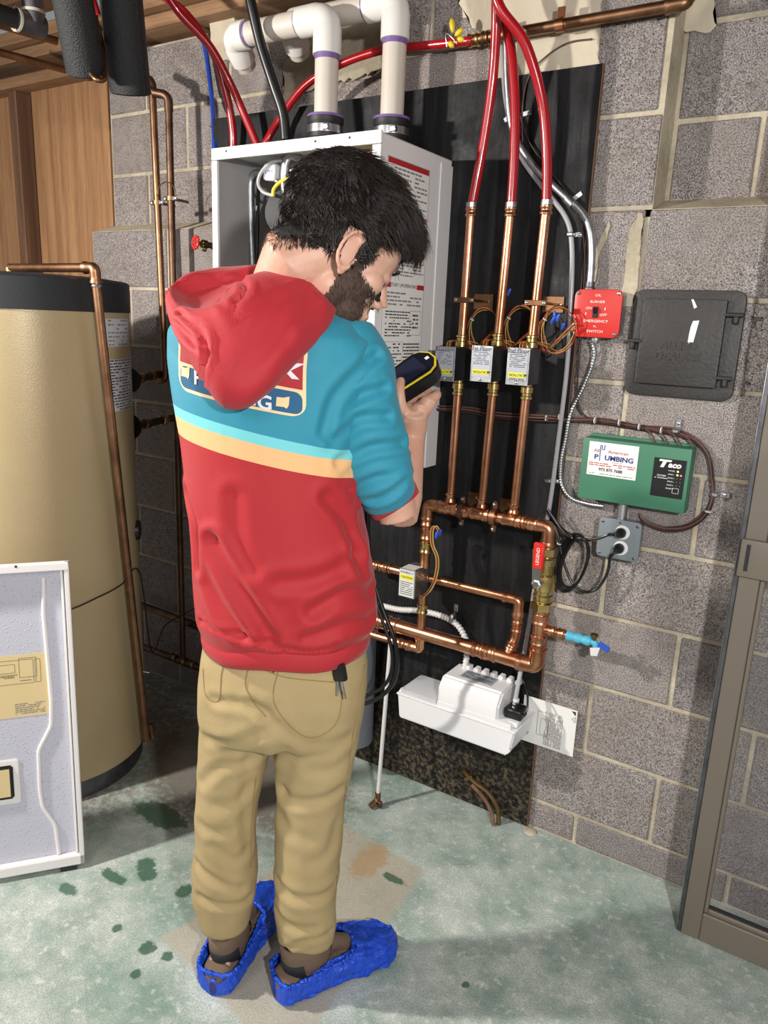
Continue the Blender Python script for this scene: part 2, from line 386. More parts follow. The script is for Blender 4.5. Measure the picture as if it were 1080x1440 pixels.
# plaster smears on the wall
def patch(name, pts, Y, th, mat='plaster', seed=1, parent=wall, rag=.012):
    r = random.Random(seed); c = [Vector(at(x, y, Y)) for x, y in pts]; out = []
    for i, p in enumerate(c):
        q = c[(i+1) % len(c)]; n = max(1, int((q-p).length/.012))
        for k in range(n):
            s = p.lerp(q, k/n); out.append(s+Vector((r.uniform(-1, 1)*rag*.5, 0, r.uniform(-1, 1)*rag*.5)))
    bm = B(); f = bm.faces.new([bm.verts.new(p) for p in out]); bmesh.ops.triangulate(bm, faces=[f])
    r_ = bmesh.ops.extrude_face_region(bm, geom=bm.faces[:]); bmesh.ops.translate(bm, verts=[v for v in r_['geom'] if isinstance(v, bmesh.types.BMVert)], vec=(0, -th, 0))
    return obj(name, bm, mat, parent, False)
patch('plaster_patch', [(645, -60), (850, -60), (842, 40), (843, 95), (826, 98), (815, 108), (790, 100), (760, 112), (742, 105), (720, 118), (700, 118), (690, 60), (650, 20)], -.001, .006, seed=3)
patch('plaster_patch', [(955, 25), (975, -20), (1000, -20), (1008, 30), (1000, 50), (975, 48), (962, 45)], -.001 if False else .098, .006, seed=5)
patch('mortar_smear', [(857, 310), (860, 318), (846, 352), (838, 395), (834, 398), (838, 350)], -.001, .003, 'mortar', 8, rag=.004)
patch('mortar_smear', [(884, 330), (898, 300), (905, 300), (898, 395), (890, 430), (874, 430)], -.001, .003, 'mortar', 9, rag=.005)
patch('plaster_patch', [(300, 25), (330, 8), (345, 60), (338, 88), (312, 86), (303, 60)], .098, .02, seed=11, rag=.005)
patch('mortar_smear', [(430, 60), (520, 20), (560, 60), (560, 95), (500, 110), (440, 125), (400, 150), (400, 90)], .098, .006, 'mortar', 12)
# wood panelling at the left (thin sheets on studs)
lw = struct(obj('wall_left', box(-4.1, -2.235, .125, .2, 0, 2.3), 'stud_wood', None, False)); shift_to_world(lw)
obj('plywood_sheet', box(-2.70, -2.237, .1, .118, 0, 2.262, .002), 'plywood', lw, False)
obj('plywood_sheet', box(-3.9, -2.80, .1, .118, 0, 2.262, .002), 'plywood', lw, False)
obj('stud', box(-2.785, -2.735, .055, .124, 0, 2.262, .003), 'stud_wood', lw, False)
obj('top_plate', box(-4.0, -2.237, .03, .125, 2.262, 2.30, .003), 'sill_wood', lw, False)
# ceiling: subfloor, joists, plates
ce = struct(obj('ceiling', box(-4.2, 2.6, -4.6, .3, 2.74, 2.78), 'joist_wood', None, False)); shift_to_world(ce)
for i in range(14):
    obj('subfloor_board', box(-4.1+i*.42, -4.1+i*.42+.405, -3.2, .25, 2.715, 2.738, .002), 'joist_wood', ce, False)
for y in (-.02, -.42, -.83, -1.24, -1.65, -2.06, -2.47):
    obj('joist', box(-4.1, -.95 if y > -.1 else 2.4, y-.02, y+.02, 2.48, 2.714, .003), 'joist_wood', ce, False)
obj('sill_plate', box(-4.0, -.93, .02, .19, 2.345, 2.385, .004), 'sill_wood', ce, False)
obj('sill_plate', box(-4.0, -.93, -.02, .19, 2.387, 2.43, .004), 'sill_wood', ce, False)
obj('blocking_board', box(-3.2, -1.35, -.16, -.045, 2.44, 2.476, .004), 'stud_wood', ce, False)
obj('blocking_board', box(-3.6, -1.2, -.34, -.22, 2.44, 2.476, .004), 'sill_wood', ce, False)

# ============================================================ BACKING BOARD
bb = tag(obj('backing_board', box(-1.588, -.342, -.012, -.001, .006, 2.035, .001), 'black_board', None, False), 'large black painted plywood board fixed to the block wall behind the pipes and boiler', 'board'); shift_to_world(bb)
obj('raw_edge', box(-.3415, -.3395, -.0125, -.0015, .006, 2.035), 'copper_dull' if False else 'stud_wood', bb, False)
YB = -.012
# ============================================================ pipe helpers
def tube(name, pts, r, mat, parent=None, fil=None, seg=14, smooth=None):
    pts = fillet(pts, fil) if fil else pts
    return obj(name, sweep(pts, r, seg), mat, parent, smooth, angle=60)
def ring_fit(bm, p, d, r, L, bead=.0022):
    """press fitting collar: sleeve with two beads"""
    e = .0015
    prof = [(-L/2, r+e), (-L/2+.002, r+e+bead), (-L/2+.006, r+e+bead), (-L/2+.009, r+e), (L/2-.009, r+e), (L/2-.006, r+e+bead), (L/2-.002, r+e+bead), (L/2, r+e)]
    return lathe(p, d, prof, 16, bm)
def collar(name, p, d, r, L, mat, parent, bead=.0022): return obj(name, ring_fit(B(), Vector(p), Vector(d), r, L, bead), mat, parent, None)
def elbow(name, a, c, b, r, R, mat, parent, seg=16):
    """fitting around the corner c between directions to a and b"""
    a, b, c = Vector(a), Vector(b), Vector(c); da = (a-c).normalized(); db = (b-c).normalized(); L = R+.016
    pts = [c+da*L]+fillet([c+da*(R+.001), c, c+db*(R+.001)], R, 8)+[c+db*L]
    path = [c+da*L, c+da*(L-.004), c+da*(L-.010)]+fillet([c+da*R, c, c+db*R], R, 8)+[c+db*(L-.010), c+db*(L-.004), c+db*L]
    n = len(path); rad = [r+.0045, r+.0045, r+.002]+[r+.002]*(n-6)+[r+.002, r+.0045, r+.0045]
    return obj(name, sweep(path, rad, seg), mat, parent, None, angle=60)
def hexnut(name, p, d, r, L, mat, parent):
    d = Vector(d).normalized(); return obj(name, lathe(p-d*L/2, d, [(0, r*.92), (.001, r), (L-.001, r), (L, r*.92)], 6), mat, parent, False)
def strap(name, c, r, mat, parent=None, w=.012, tabs=.018, Y=YB, horiz=False):
    """U strap over a pipe with two screwed tabs on the board"""
    ax = EZ if horiz else EX; al = EX if horiz else EZ; c = Vector(c); pts = []
    for k in range(9):
        a = PI*k/8; pts.append(c+ax*math.cos(a)*(r+.001)-EY*math.sin(a)*(r+.001))
    pts = [Vector((pts[0].x, Y-.001, pts[0].z))+ax*tabs, Vector((pts[0].x, Y-.001, pts[0].z))]+pts+[Vector((pts[-1].x, Y-.001, pts[-1].z)), Vector((pts[-1].x, Y-.001, pts[-1].z))-ax*tabs]
    bm = B(); v = []
    for i, p in enumerate(pts):
        a = pts[max(0, i-1)]; b = pts[min(len(pts)-1, i+1)]; d = (b-a).normalized(); n = d.cross(al).normalized()*.0012
        v.append([bm.verts.new(p+al*w/2+n), bm.verts.new(p+al*w/2-n), bm.verts.new(p-al*w/2-n), bm.verts.new(p-al*w/2+n)])
    for a, b in zip(v, v[1:]):
        for k in range(4): bm.faces.new((a[k], a[(k+1) % 4], b[(k+1) % 4], b[k]))
    bm.faces.new(v[0]); bm.faces.new(v[-1][::-1])
    o = obj(name, bm, mat, parent, False)
    return o, (pts[0]+ax*-.006, pts[-1]+ax*.006)
def screw(p, d, parent, r=.004, mat='steel'): return obj('screw', lathe(p, d, [(0, r), (.0015, r), (.0025, r*.6)], 8), mat, parent, None)
# ============================================================ HEADER AND MANIFOLD
YM = -.10
def A(x, y, Y=YM): return Vector(at(x, y, Y))
mf = thing('copper_manifold', 'bright copper header loop with press fittings and brass valve below the three risers', 'pipework', (-.5, YM, .5))
e1 = A(602, 711); e2 = A(773, 739); e3 = A(744, 934); e3.x = e2.x
zt = (e1.z+e2.z)/2; e1.z = e2.z = zt
rt = .0158; rb = .0198
vtop = A(593, 772); vtop.x = e1.x
obj('header_pipe', sweep([e1+EX*.03, e2-EX*.03], rt, 16), 'copper', mf)
elbow('elbow', e1+EX, e1, e1-EZ, rt, .026, 'copper', mf); elbow('elbow', e2-EX, e2, e2-EZ, rt, .032, 'copper', mf)
for f in (.20, .36, .52, .78, .88): collar('coupling', e1.lerp(e2, f), EX, rt, .030, 'copper', mf)
TEES = []
for px, py in ((633, 708), (677, 716), (722, 724)):
    p = A(px, py); p = Vector((p.x, YM, zt)); TEES.append(p)
    t = obj('tee', sweep([p-EX*.026, p-EX*.022, p-EX*.016, p+EX*.016, p+EX*.022, p+EX*.026], [rt+.0035, rt+.0035, rt+.0018, rt+.0018, rt+.0035, rt+.0035], 16), 'copper', mf)
    collar('tee_neck', p+EZ*.030, EZ, .0115, .026, 'copper', mf)
lv_top = A(590, 796); lv_bot = A(590, 862); lv_top.x = lv_bot.x = e1.x
obj('left_drop_pipe', sweep([e1-EZ*.03, Vector((e1.x, YM, lv_top.z))], .0148, 16), 'copper', mf)
for z in (e1.z-.045, e1.z-.085, e1.z-.125): collar('coupling', Vector((e1.x, YM, z)), EZ, .0150, .034, 'copper' if z > e1.z-.1 else 'brass', mf)
low = e3.z
zb1 = A(583, 905).z
obj('left_lower_pipe', sweep([Vector((e1.x, YM, lv_bot.z+.06)), Vector((e1.x, YM, zb1+.02))], .0125, 16), 'copper', mf)
u1 = Vector((e1.x, YM, zb1-.012)); u0 = A(530, 900)
collar('coupling', Vector((e1.x, YM, lv_bot.z+.016)), EZ, .0125, .03, 'brass', mf)
elbow('elbow', u1+EZ, u1, u1-EX, .0125, .022, 'copper', mf)
obj('left_return_pipe', sweep([u1-EX*.03, Vector((-.98, YM, u1.z))], .0125, 14), 'copper', mf)
collar('coupling', u1-EX*.055, EX, .0125, .03, 'copper', mf)
# right vertical with ball valve
rv = lambda z: Vector((e2.x, YM, z))
bvz = A(758, 812).z; teez = A(754, 884).z
obj('right_drop_pipe', sweep([rv(e2.z-.03), rv(low+.03)], rb*.92, 16), 'copper', mf)
bv = obj('ball_valve', lathe(rv(bvz-.062), EZ, [(0, .023), (.004, .0255), (.018, .0255), (.021, .0225), (.03, .0225), (.034, .029), (.046, .031), (.062, .031), (.074, .029), (.078, .0225), (.098, .0225), (.101, .0255), (.118, .0255), (.122, .022)], 20), 'brass', mf)
hexnut('union_nut', rv(bvz-.075), EZ, .028, .022, 'brass', mf); hexnut('union_nut', rv(bvz+.075), EZ, .027, .02, 'brass', mf)
stem = rv(bvz)-EY*.03
obj('valve_stem', lathe(stem, -EY, [(0, .010), (.02, .010), (.021, .013), (.028, .013), (.03, .008)], 6), 'steel', mf, False)
hb = A(762, 768, YM-.055); hp = stem-EY*.024
h = obj('valve_handle', prism([hp+Vector((-.011, 0, -.005)), hp+Vector((.011, 0, -.005)), Vector((hp.x+.004, hp.y, hp.z+.09)), Vector((hp.x-.018, hp.y, hp.z+.09))], -EY*.004), 'steel', mf, False)
gp = Vector((hp.x-.001, hp.y-.002, hp.z+.075))
obj('handle_grip', add_box(B(), gp, (.03, .01, .07), .004), 'red_paint', h, label='red plastic grip on the valve handle')
text('LEGEND', .012, gp-EY*.0052, EZ, -EX, 'letter_white', h)
elbow('elbow', e3+EZ, e3, e3-EX, rb, .036, 'copper', mf, 18)
lend = Vector((-.90, YM, low))
obj('lower_header_pipe', sweep([e3-EX*.04, lend], rb, 18), 'copper', mf)
for X_ in (A(673, 918).x, A(690, 922).x): collar('coupling', Vector((X_, YM, low)), EX, rb, .034, 'copper', mf)
for X_ in (A(541, 880).x, A(552, 884).x): collar('coupling', Vector((X_, YM, low)), EX, rb, .04, 'copper', mf, .003)
for z in (teez+.03, teez-.03, low+.055): collar('coupling', rv(z), EZ, rb*.95, .028, 'copper', mf)
# drain tee to the right with spigot wrapped in blue tape
dt = rv(teez+.004)
obj('drain_branch', sweep([dt, dt+EX*.085], .0115, 14), 'copper', mf)
for k in (.035, .06): collar('coupling', dt+EX*k, EX, .0115, .02, 'copper', mf)
# inner loop
YL = -.075
l0 = A(616, 817, YL); l1 = A(730, 843, YL); l1.z = l0.z = (l0.z+l1.z)/2; l2 = Vector((l1.x, YL, A(724, 895, YL).z)); l3 = Vector((A(713, 915).x, YM-.0, low+.0))
obj('inner_loop_pipe', sweep([Vector((-.9, YL, l0.z)), l1-EX*.03], .0125, 14), 'copper', mf)
elbow('elbow', l1-EX, l1, l1-EZ, .0125, .028, 'copper', mf)
obj('inner_drop_pipe', sweep([l1-EZ*.03, l2+EZ*.02], .0125, 14), 'copper', mf)
for z in (l1.z-.055, l1.z-.08): collar('coupling', Vector((l1.x, YL, z)), EZ, .0125, .024, 'copper', mf)
obj('loop_branch', sweep(fillet([l2+EZ*.03, l2, l3], .025), .0135, 14), 'copper', mf)
collar('coupling', l2.lerp(l3, .45), l3-l2, .0135, .024, 'copper', mf)
for x in (532, 545): collar('coupling', Vector((A(x, 803, YL).x, YL, l0.z)), EX, .0125, .026, 'copper', mf)
# split clamps holding the header
for px, py, m_ in ((651, 712, 'copper_dull'), (696, 721, 'copper_aged')):
    p = A(px, py); p.z = zt
    t = thing('split_clamp', ('dark' if px < 670 else 'rusty')+' split ring clamp around the copper header, '+('left' if px < 670 else 'right')+' one of two', 'clamp', (p.x, YM, zt), 'split clamps on the header')
    lathe_b = lathe(p-EX*.0075, EX, [(0, rt+.003), (0, rt+.0085), (.015, rt+.0085), (.015, rt+.003)], 20)
    obj('ring', lathe_b, m_, t)
    obj('ear', add_box(B(), p+EZ*.030, (.014, .014, .026), .004), m_, t, False); obj('ear', add_box(B(), p-EZ*.030, (.014, .014, .026), .004), m_, t, False)
    obj('stand_off', sweep([p+EY*.015, Vector((p.x, YB, zt))], .004, 8), m_, t)
    for s in (1, -1): screw(p+EZ*s*.034-EY*.008, -EY, t)
for px, py in ((666, 703), (711, 712)):
    p = A(px, py, YB-.001)
    t = thing('mounting_plate', 'square copper plate on the board behind the header, '+('left' if px < 690 else 'right')+' one', 'plate', (p.x, YB, p.z), 'copper plates behind the header')
    obj('plate', add_box(B(), p, (.036, .003, .042), .001), 'copper_aged', t, False); screw(p+Vector((.01, -.001, .008)), -EY, t)
# ============================================================ RISERS AND ZONE VALVES
YR = -.10
info = [((663, 296), (648, 470), (641, 543), 'Basement', (641, 488), (638, 537)), ((718, 296), (702, 472), (691, 545), '1st Floor', (695, 487), (689, 538)), ((768, 293), (750, 474), (738, 548), '2nd Floor', (747, 490), (741, 543))]
PEXEND = []
for i, (tp, vt, vb, nm, tr, br) in enumerate(info):
    tee = TEES[i]; X_ = tee.x; top = A(*tp, YR); lean = (top.x-X_)/(top.z-tee.z)
    P_ = lambda z: Vector((X_+(z-tee.z)*lean, YR, z))
    ww = ('left', 'middle', 'right')[i]
    t = thing('zone_riser', f'{ww} bright copper riser pipe below a red tube, running through the {nm} valve', 'pipe', (X_, YR, tee.z+.04), 'three zone risers')
    zvt, zvb = A(*vt, YR).z, A(*vb, YR).z; boxt, boxb = A(tr[0], tr[1], YR).z, A(br[0], br[1], YR).z
    obj('lower_pipe', sweep([P_(tee.z+.035), P_(zvb-.02)], .0115, 14), 'copper', t)
    obj('upper_pipe', sweep([P_(boxt+.015), P_(top.z)], .0115, 14), 'copper', t)
    obj('brass_adapter', lathe(P_(boxt-.01), EZ, [(0, .013), (.01, .013), (.012, .0165), (.024, .0165), (.026, .013), (.034, .013), (.036, .0155), (.04, .0155), (.042, .0125)], 14), 'brass', t)
    obj('brass_adapter', lathe(P_(boxb+.01), -EZ, [(0, .013), (.01, .013), (.012, .0165), (.026, .0165), (.028, .013), (.034, .013), (.036, .0155), (.042, .0155), (.044, .0125)], 14), 'brass', t)
    collar('copper_coupling', P_(top.z-.004), EZ, .0115, .022, 'copper', t)
    obj('crimp_sleeve', lathe(P_(top.z+.006), EZ, [(0, .0125), (.001, .0142), (.012, .0142), (.013, .0125)], 16), 'steel', t)
    PEXEND.append(P_(top.z+.01))
    # strap & plate
    pl = A((658, 707, 757)[i]+(8 if i != 1 else 6), (424, 300, 428)[i], YB-.001)
    if i != 1:
        q = P_(pl.z)
        b_ = thing('pipe_bracket', f'copper pipe strap and plate holding the {ww} riser to the black board', 'bracket', (q.x+.02, YB, pl.z), 'riser brackets')
        obj('plate', add_box(B(), Vector((q.x+.012, YB-.003, pl.z)), (.056, .003, .040), .001), 'copper_aged', b_, False)
        obj('strap_band', lathe(q-EZ*.006, EZ, [(0, .012), (0, .0145), (.012, .0145), (.012, .012)], 16), 'copper_aged', b_)
        obj('strap_arm', add_box(B(), q+Vector((.004, -.0145, 0)), (.056, .003, .013), .001), 'copper_aged', b_, False)
        obj('stand_off', sweep([q+Vector((.024, -.012, 0)), Vector((q.x+.024, YB, q.z))], .0035, 8), 'brass', b_)
        for dx in (-.018, .026): screw(q+Vector((dx, -.016, 0)), -EY, b_)
        screw(Vector((q.x+.030, YB-.0045, pl.z)), -EY, b_)
    # valve actuator box
    fy = YR-.062; TR = A(*tr, fy); BR_ = A(*br, fy); w = .058; x1 = (TR.x+BR_.x)/2; zc = (TR.z+BR_.z)/2; hh = TR.z-BR_.z
    v = thing('zone_valve', f'small metal zone valve box marked {nm} on the {ww} copper riser', 'valve', (x1-w/2, fy, BR_.z), 'zone valves on the risers')
    obj('housing', box(x1-w+.004, x1-.002, fy+.002, YR+.012, zc-hh/2+.001, zc+hh/2-.001, .002), 'tin_dark', v, False)
    obj('cover_plate', box(x1-w, x1, fy-.001, fy+.0015, zc-hh/2, zc+hh/2, .0006), 'galvanized', v, False)
    lc = Vector((x1-w/2, fy-.0012, zc+.004))
    quadplate(lc, EX, EZ, w*.86, hh*.82, 'silver_label', v, 'label')
    text(nm, .0145 if i else .0135, lc+Vector((-.002, 0, hh*.37)), EX, EZ, 'ink', v, thick=.0012, shear=.15)
    print_rows(lc+Vector((0, 0, .012)), EX, EZ, w*.74, hh*.42, 9, i, 'ink', v, thick=.0012, rh=.34, fill=.8)
    yp = lc-EZ*hh*.27
    quadplate(yp-EY*.0008, EX, EZ, w*.78, hh*.13, 'yellow_label', v, 'caution_strip')
    text('\u25b2CAUTION' if False else 'CAUTION', .009, yp-EY*.001, -EX, -EZ, 'ink', v, thick=.0012)
    obj('warning_triangle', prism([yp+Vector((.021-.004, -.0018, .003)), yp+Vector((.021+.004, -.0018, .003)), yp+Vector((.021, -.0018, -.004))], -EY*.0003), 'ink', v, False)
    if i == 2: text('2nd Floor', .010, lc-Vector((0, 0, hh*.39)), -EX, -EZ, 'ink', v, thick=.0012, shear=.15)
    screw(Vector((x1-w/2, fy-.001, zc-hh*.5+.006)), -EY, v)
    # wires looping above the box
    cx = x1-w/2; zt_ = zc+hh/2
    rr = random.Random(i+5)
    for k, m_ in enumerate(('wire_yellow', 'wire_red', 'wire_yellow', 'wire_red')):
        s = 1 if i < 2 else 1
        c0 = Vector((cx+.055, YR+.045, zt_+.045)); R1 = .040+k*.0022
        pts = [Vector((cx-.008+.004*k, fy+.02, zt_-.002)), Vector((cx-.01+.003*k, YR-.02, zt_+.014))]
        for j in range(15):
            a = -2.4+j*(2*PI*1.05/14); pts.append(c0+Vector((math.cos(a)*R1*1.0, -.004*k+.008*math.sin(a*2+k), math.sin(a)*R1*1.25)))
        pts.append(c0+Vector((.046+.004*k if i < 2 else .041, 0, .012+.006*k)))
        obj('lead_wire', sweep(cat(pts, 4), .0011, 6), m_, v)
    if i != 0:
        for k in range(4 if i == 2 else 1):
            p = A((775, 783, 790, 780)[k] if i == 2 else 713, (455, 452, 463, 449)[k] if i == 2 else 416, YR+.02)
            obj('wire_connector', lathe(p, Vector((.4-.15*k, -.1, .8 if k != 2 else .15)), [(0, .003), (.003, .0042), (.016, .0042), (.02, .002)], 8), 'wire_blue', v)
    for a in (.3, 2.6):
        obj('cable_tie', lathe(Vector((cx+.055+math.cos(a)*.042, YR+.04, zt_+.045+math.sin(a)*.05)), Vector((-math.sin(a), 0, math.cos(a))), [(0, .006), (.0025, .006)], 8), 'zip_tie', v)
# lower valve
fy = YM-.065; TL = A(562, 800, fy); BRr = A(587, 842, fy); w = BRr.x-TL.x; w = .05
x0 = e1.x-w-.006; x1 = e1.x+.004; TLz = A(575, 801, fy).z; hh = TLz-A(575, 841, fy).z
x0 = TL.x; x1 = x0+.052
v = thing('zone_valve', 'zone valve box with yellow caution strip on the lower left copper drop', 'valve', ((x0+x1)/2, fy, TLz-hh), 'zone valves on the risers')
obj('housing', box(x0+.003, x1-.001, fy+.002, YM+.012, TLz-hh+.001, TLz-.001, .002), 'galvanized', v, False)
obj('cover_plate', box(x0, x1, fy-.001, fy+.0015, TLz-hh, TLz, .0006), 'galvanized', v, False)
lc = Vector(((x0+x1)/2, fy-.0012, TLz-hh/2)); w = x1-x0
quadplate(lc, EX, EZ, w*.92, hh*.94, 'white_sheath', v, 'label')
text('INDIRECT', .0095, lc+Vector((0, 0, hh*.38)), EX, EZ, 'ink', v, thick=.0012, shear=.1)
yp = lc+EZ*hh*.22; quadplate(yp-EY*.0008, EX, EZ, w*.84, hh*.16, 'yellow_label', v, 'caution_strip'); text('CAUTION', .008, yp-EY*.001, EX, EZ, 'ink', v, thick=.0012)
print_rows(lc-EZ*hh*.17, EX, EZ, w*.78, hh*.5, 7, 9, 'ink', v, thick=.0012, rh=.34)
quadplate(Vector(((x0+x1)/2, (fy+YM)/2-.01, TLz)), EX, EY, w*.8, .04, 'white_sheath', v, 'top_label')
for k, m_ in enumerate(('wire_yellow', 'wire_red', 'wire_brown', 'wire_yellow')):
    P0 = lambda x, y: A(x+k*1.2, y, YM-.02-.003*k)
    obj('lead_wire', sweep(cat([P0(590, 842), P0(604, 828), P0(612, 806), P0(613, 784), P0(606, 765), P0(606, 745), P0(611, 740), P0(616, 748)], 5), .0014, 6), m_, v)
for k in range(2):
    obj('wire_connector', lathe(A(613+k*5, 757-k*4, YM-.03), Vector((.15, 0, 1)), [(0, .003), (.002, .0045), (.016, .0045), (.019, .002)], 8), 'wire_blue', v)
# spigot at the drain
sp = thing('drain_spigot', 'small hose spigot wrapped in torn blue and white tape right of the manifold', 'tap', (dt.x+.1, YM, teez))
q = dt+EX*.075
pts = [q+EX*k*.008 for k in range(9)]
obj('tape_wrap', sweep(pts, [.0125+.0022*math.sin(k*2.1) for k in range(9)], 12), 'tape_blue', sp)
obj('nozzle', sweep(fillet([q+EX*.06, q+EX*.075, q+Vector((.08, 0, -.028))], .01), [.009]*10 if False else .0085, 12), 'tape_blue', sp)
obj('stem', lathe(q+Vector((.07, 0, .004)), EZ, [(0, .006), (.012, .006), (.013, .010), (.018, .010), (.02, .004)], 10), 'bronze_old', sp)
obj('handle', add_box(B(), q+Vector((.098, -.004, -.004)), (.03, .006, .016), .002, Matrix.Rotation(.35, 3, 'Y')), 'wire_blue', sp, False, 'dark blue lever')
obj('loose_tape', prism([q+Vector((.066, -.012, -.012)), q+Vector((.092, -.014, -.004)), q+Vector((.086, -.012, -.030)), q+Vector((.070, -.012, -.033))], -EY*.0006), 'white_sheath', sp, False)
# ============================================================ RED AND BLUE TUBES
def pex(pts, r, mat, label, group=None, cat_='tube', n=8, seg=14, name='pex_tube'):
    return tag(obj(name, sweep(cat(pts, n), r, seg), mat, None, True), label, cat_, group)
r_ = .0118
pex([A(694, -60, -.16), A(698, 10, -.15), A(694, 100, -.12), A(682, 190, -.105), PEXEND[0]], r_, 'pex_red', 'glossy red tube dropping to the left copper riser', 'red tubes to the risers')
pex([A(694, -60, -.10), A(700, 0, -.11), A(717, 60, -.115), A(724, 140, -.11), A(723, 220, -.105), PEXEND[1]], r_, 'pex_red', 'glossy red tube dropping to the middle copper riser', 'red tubes to the risers')
pex([A(685, -60, -.2), A(702, 8, -.19), A(738, 60, -.16), A(762, 140, -.12), A(769, 215, -.105), PEXEND[2]], r_, 'pex_red', 'glossy red tube bowing right to the right copper riser', 'red tubes to the risers')
pex([A(664, 57, -.06), A(600, 64, -.055), A(540, 70, -.05), A(480, 90, -.045), A(430, 120, -.05), A(395, 165, -.06), A(372, 205, -.08), A(362, 260, -.085)][:7]+[A(372, 222, -.04)], r_*.9, 'pex_red', 'red tube crossing behind the white vent pipes toward the boiler', 'red tubes near the boiler')
pex([A(215, -40, -.30), A(250, 15, -.24), A(295, 65, -.16), A(325, 120, -.10), A(345, 165, -.07), A(366, 215, -.04), A(372, 235, -.035)], r_, 'pex_red', 'upper left red tube curving down behind the boiler top', 'red tubes near the boiler')
pex([A(215, -15, -.2), A(262, 20, -.16), A(300, 75, -.1), A(318, 130, -.07), A(327, 180, -.05), A(328, 225, -.04)], r_, 'pex_red', 'red tube beside the blue one, dropping behind the boiler left edge', 'red tubes near the boiler')
pex([A(266, -30, .06), A(275, 20, .07), A(289, 70, .075), A(298, 140, .06), A(301, 190, .0), A(302, 230, -.022), A(304, 330, -.024), A(306, 480, -.024), A(308, 620, -.024)], .0075, 'pex_blue', 'thin blue tube running down the wall left of the boiler')
# ============================================================ MAIN COPPER LINE ABOVE
cm = thing('copper_main', 'brown copper pipe running across the top of the wall to the right', 'pipe', (-.4, -.06, 2.11))
a0 = A(668, 56, -.05); a1 = A(950, 14, -.05); a1.z = a0.z
obj('pipe', sweep([a0, a1], .0125, 14), 'copper_aged', cm)
elbow('elbow', a1-EX, a1+EX*.02, a1+Vector((.02, .06, .06)), .0125, .025, 'copper_aged', cm)
obj('pipe_end', sweep([a1+EX*.02, a1+Vector((.05, .10, .11))], .0125, 14), 'copper_aged', cm)
collar('coupling', a0-EX*.002, EX, .0125, .03, 'brass', cm); collar('coupling', a0+EX*.03, EX, .0125, .02, 'copper_aged', cm)
hk = A(788, 38, -.05)
obj('hook_band', lathe(Vector((hk.x-.01, -.05, a0.z)), EX, [(0, .013), (0, .0155), (.02, .0155), (.02, .013)], 16), 'copper', cm); obj('hook_stem', add_box(B(), Vector((hk.x, -.05, a0.z+.022)), (.018, .006, .03), .001), 'copper', cm, False)
yt = thing('yellow_tag', 'bright yellow plastic ear tag wired to the end of the copper main', 'tag', a0-EX*.045)
p = a0+Vector((-.05, -.014, .004))
for dx, dz, L_, an in ((-.006, .03, .034, 1.75), (.014, .012, .026, .5), (.02, -.004, .022, -.3), (-.006, -.012, .02, 2.4)):
    c_ = p+Vector((dx, -.004, dz)); d_ = Vector((math.cos(an), 0, math.sin(an)))
    obj('wing', sweep([c_-d_*L_/2, c_-d_*L_*.25, c_, c_+d_*L_*.3, c_+d_*L_/2], [.002, .006, .0075, .006, .002], 8), 'yellow_plastic', yt, True)
obj('twist_wire', sweep(cat([p+Vector((-.02, 0, -.014)), p+Vector((-.02, -.01, .012)), p+Vector((0, -.013, 0)), p+Vector((.012, -.008, -.014))], 4), .0014, 6), 'steel', yt)
# ============================================================ CONDUIT AND TUBES ON THE BOARD
emt = thing('metal_conduit', 'grey metal conduit bending down the board to the red switch box', 'conduit', A(832, 405, -.03))
obj('tube', sweep(cat([A(712, 30, -.04), A(714, 120, -.035), A(722, 185, -.03), A(750, 232, -.028), A(790, 272, -.028), A(818, 298, -.026), A(830, 325, -.026), A(832, 365, -.026), A(829, 408, -.026)], 7), .0088, 14), 'galvanized', emt)
lathe_p = A(806, 288, -.028); obj('coupling', lathe(lathe_p, A(790, 272, -.028)-lathe_p, [(0, .0105), (.022, .0105)], 14), 'galvanized', emt)
for px, py, sx in ((812, 276, 1), (715, 165, 1)):
    p = A(px, py, YB-.002); obj('strap_tab', add_box(B(), p, (.026, .002, .012), .001, Matrix.Rotation(-.6, 3, 'Y')), 'galvanized', emt, False)
ct = tag(obj('drain_tube', sweep(cat([A(704, 40, -.02), A(708, 100, -.02), A(713, 150, -.02), A(730, 215, -.021), A(762, 262, -.021), A(795, 305, -.021), A(804, 345, -.02), A(803, 420, -.02), A(797, 520, -.02), A(785, 620, -.02), A(773, 710, -.02), A(758, 790, -.03), A(742, 890, -.04), A(731, 950, -.08), A(722, 1000, -.11)], 7), .0062, 12), 'clear_tube', None, True), 'long translucent grey plastic tube running down to the white condensate pump', 'tube')
for px, py in ((808, 330), (776, 676)):
    p = A(px, py, YB-.006)
    k_ = thing('tube_clip', 'small steel clip holding the translucent tube, '+('upper' if py < 400 else 'lower')+' one on the board', 'clip', (p.x, YB, p.z), 'tube clips')
    obj('band', add_box(B(), p+Vector((-.008, -.006, 0)), (.018, .014, .011), .003), 'galvanized', k_); obj('tab', add_box(B(), p+Vector((.01, .003, 0)), (.022, .002, .012), .001), 'galvanized', k_, False); screw(p+Vector((.013, .002, 0)), -EY, k_)
p = A(735, 162, YB-.003)
k_ = thing('pipe_strap', 'steel two-hole strap on the board behind the middle red tube', 'strap', (p.x, YB, p.z)); obj('band', add_box(B(), p+EX*-.01, (.066, .003, .012), .001, Matrix.Rotation(-.15, 3, 'Y')), 'galvanized', k_, False); screw(p+Vector((.018, -.001, .002)), -EY, k_); screw(p+Vector((-.038, -.001, -.004)), -EY, k_)
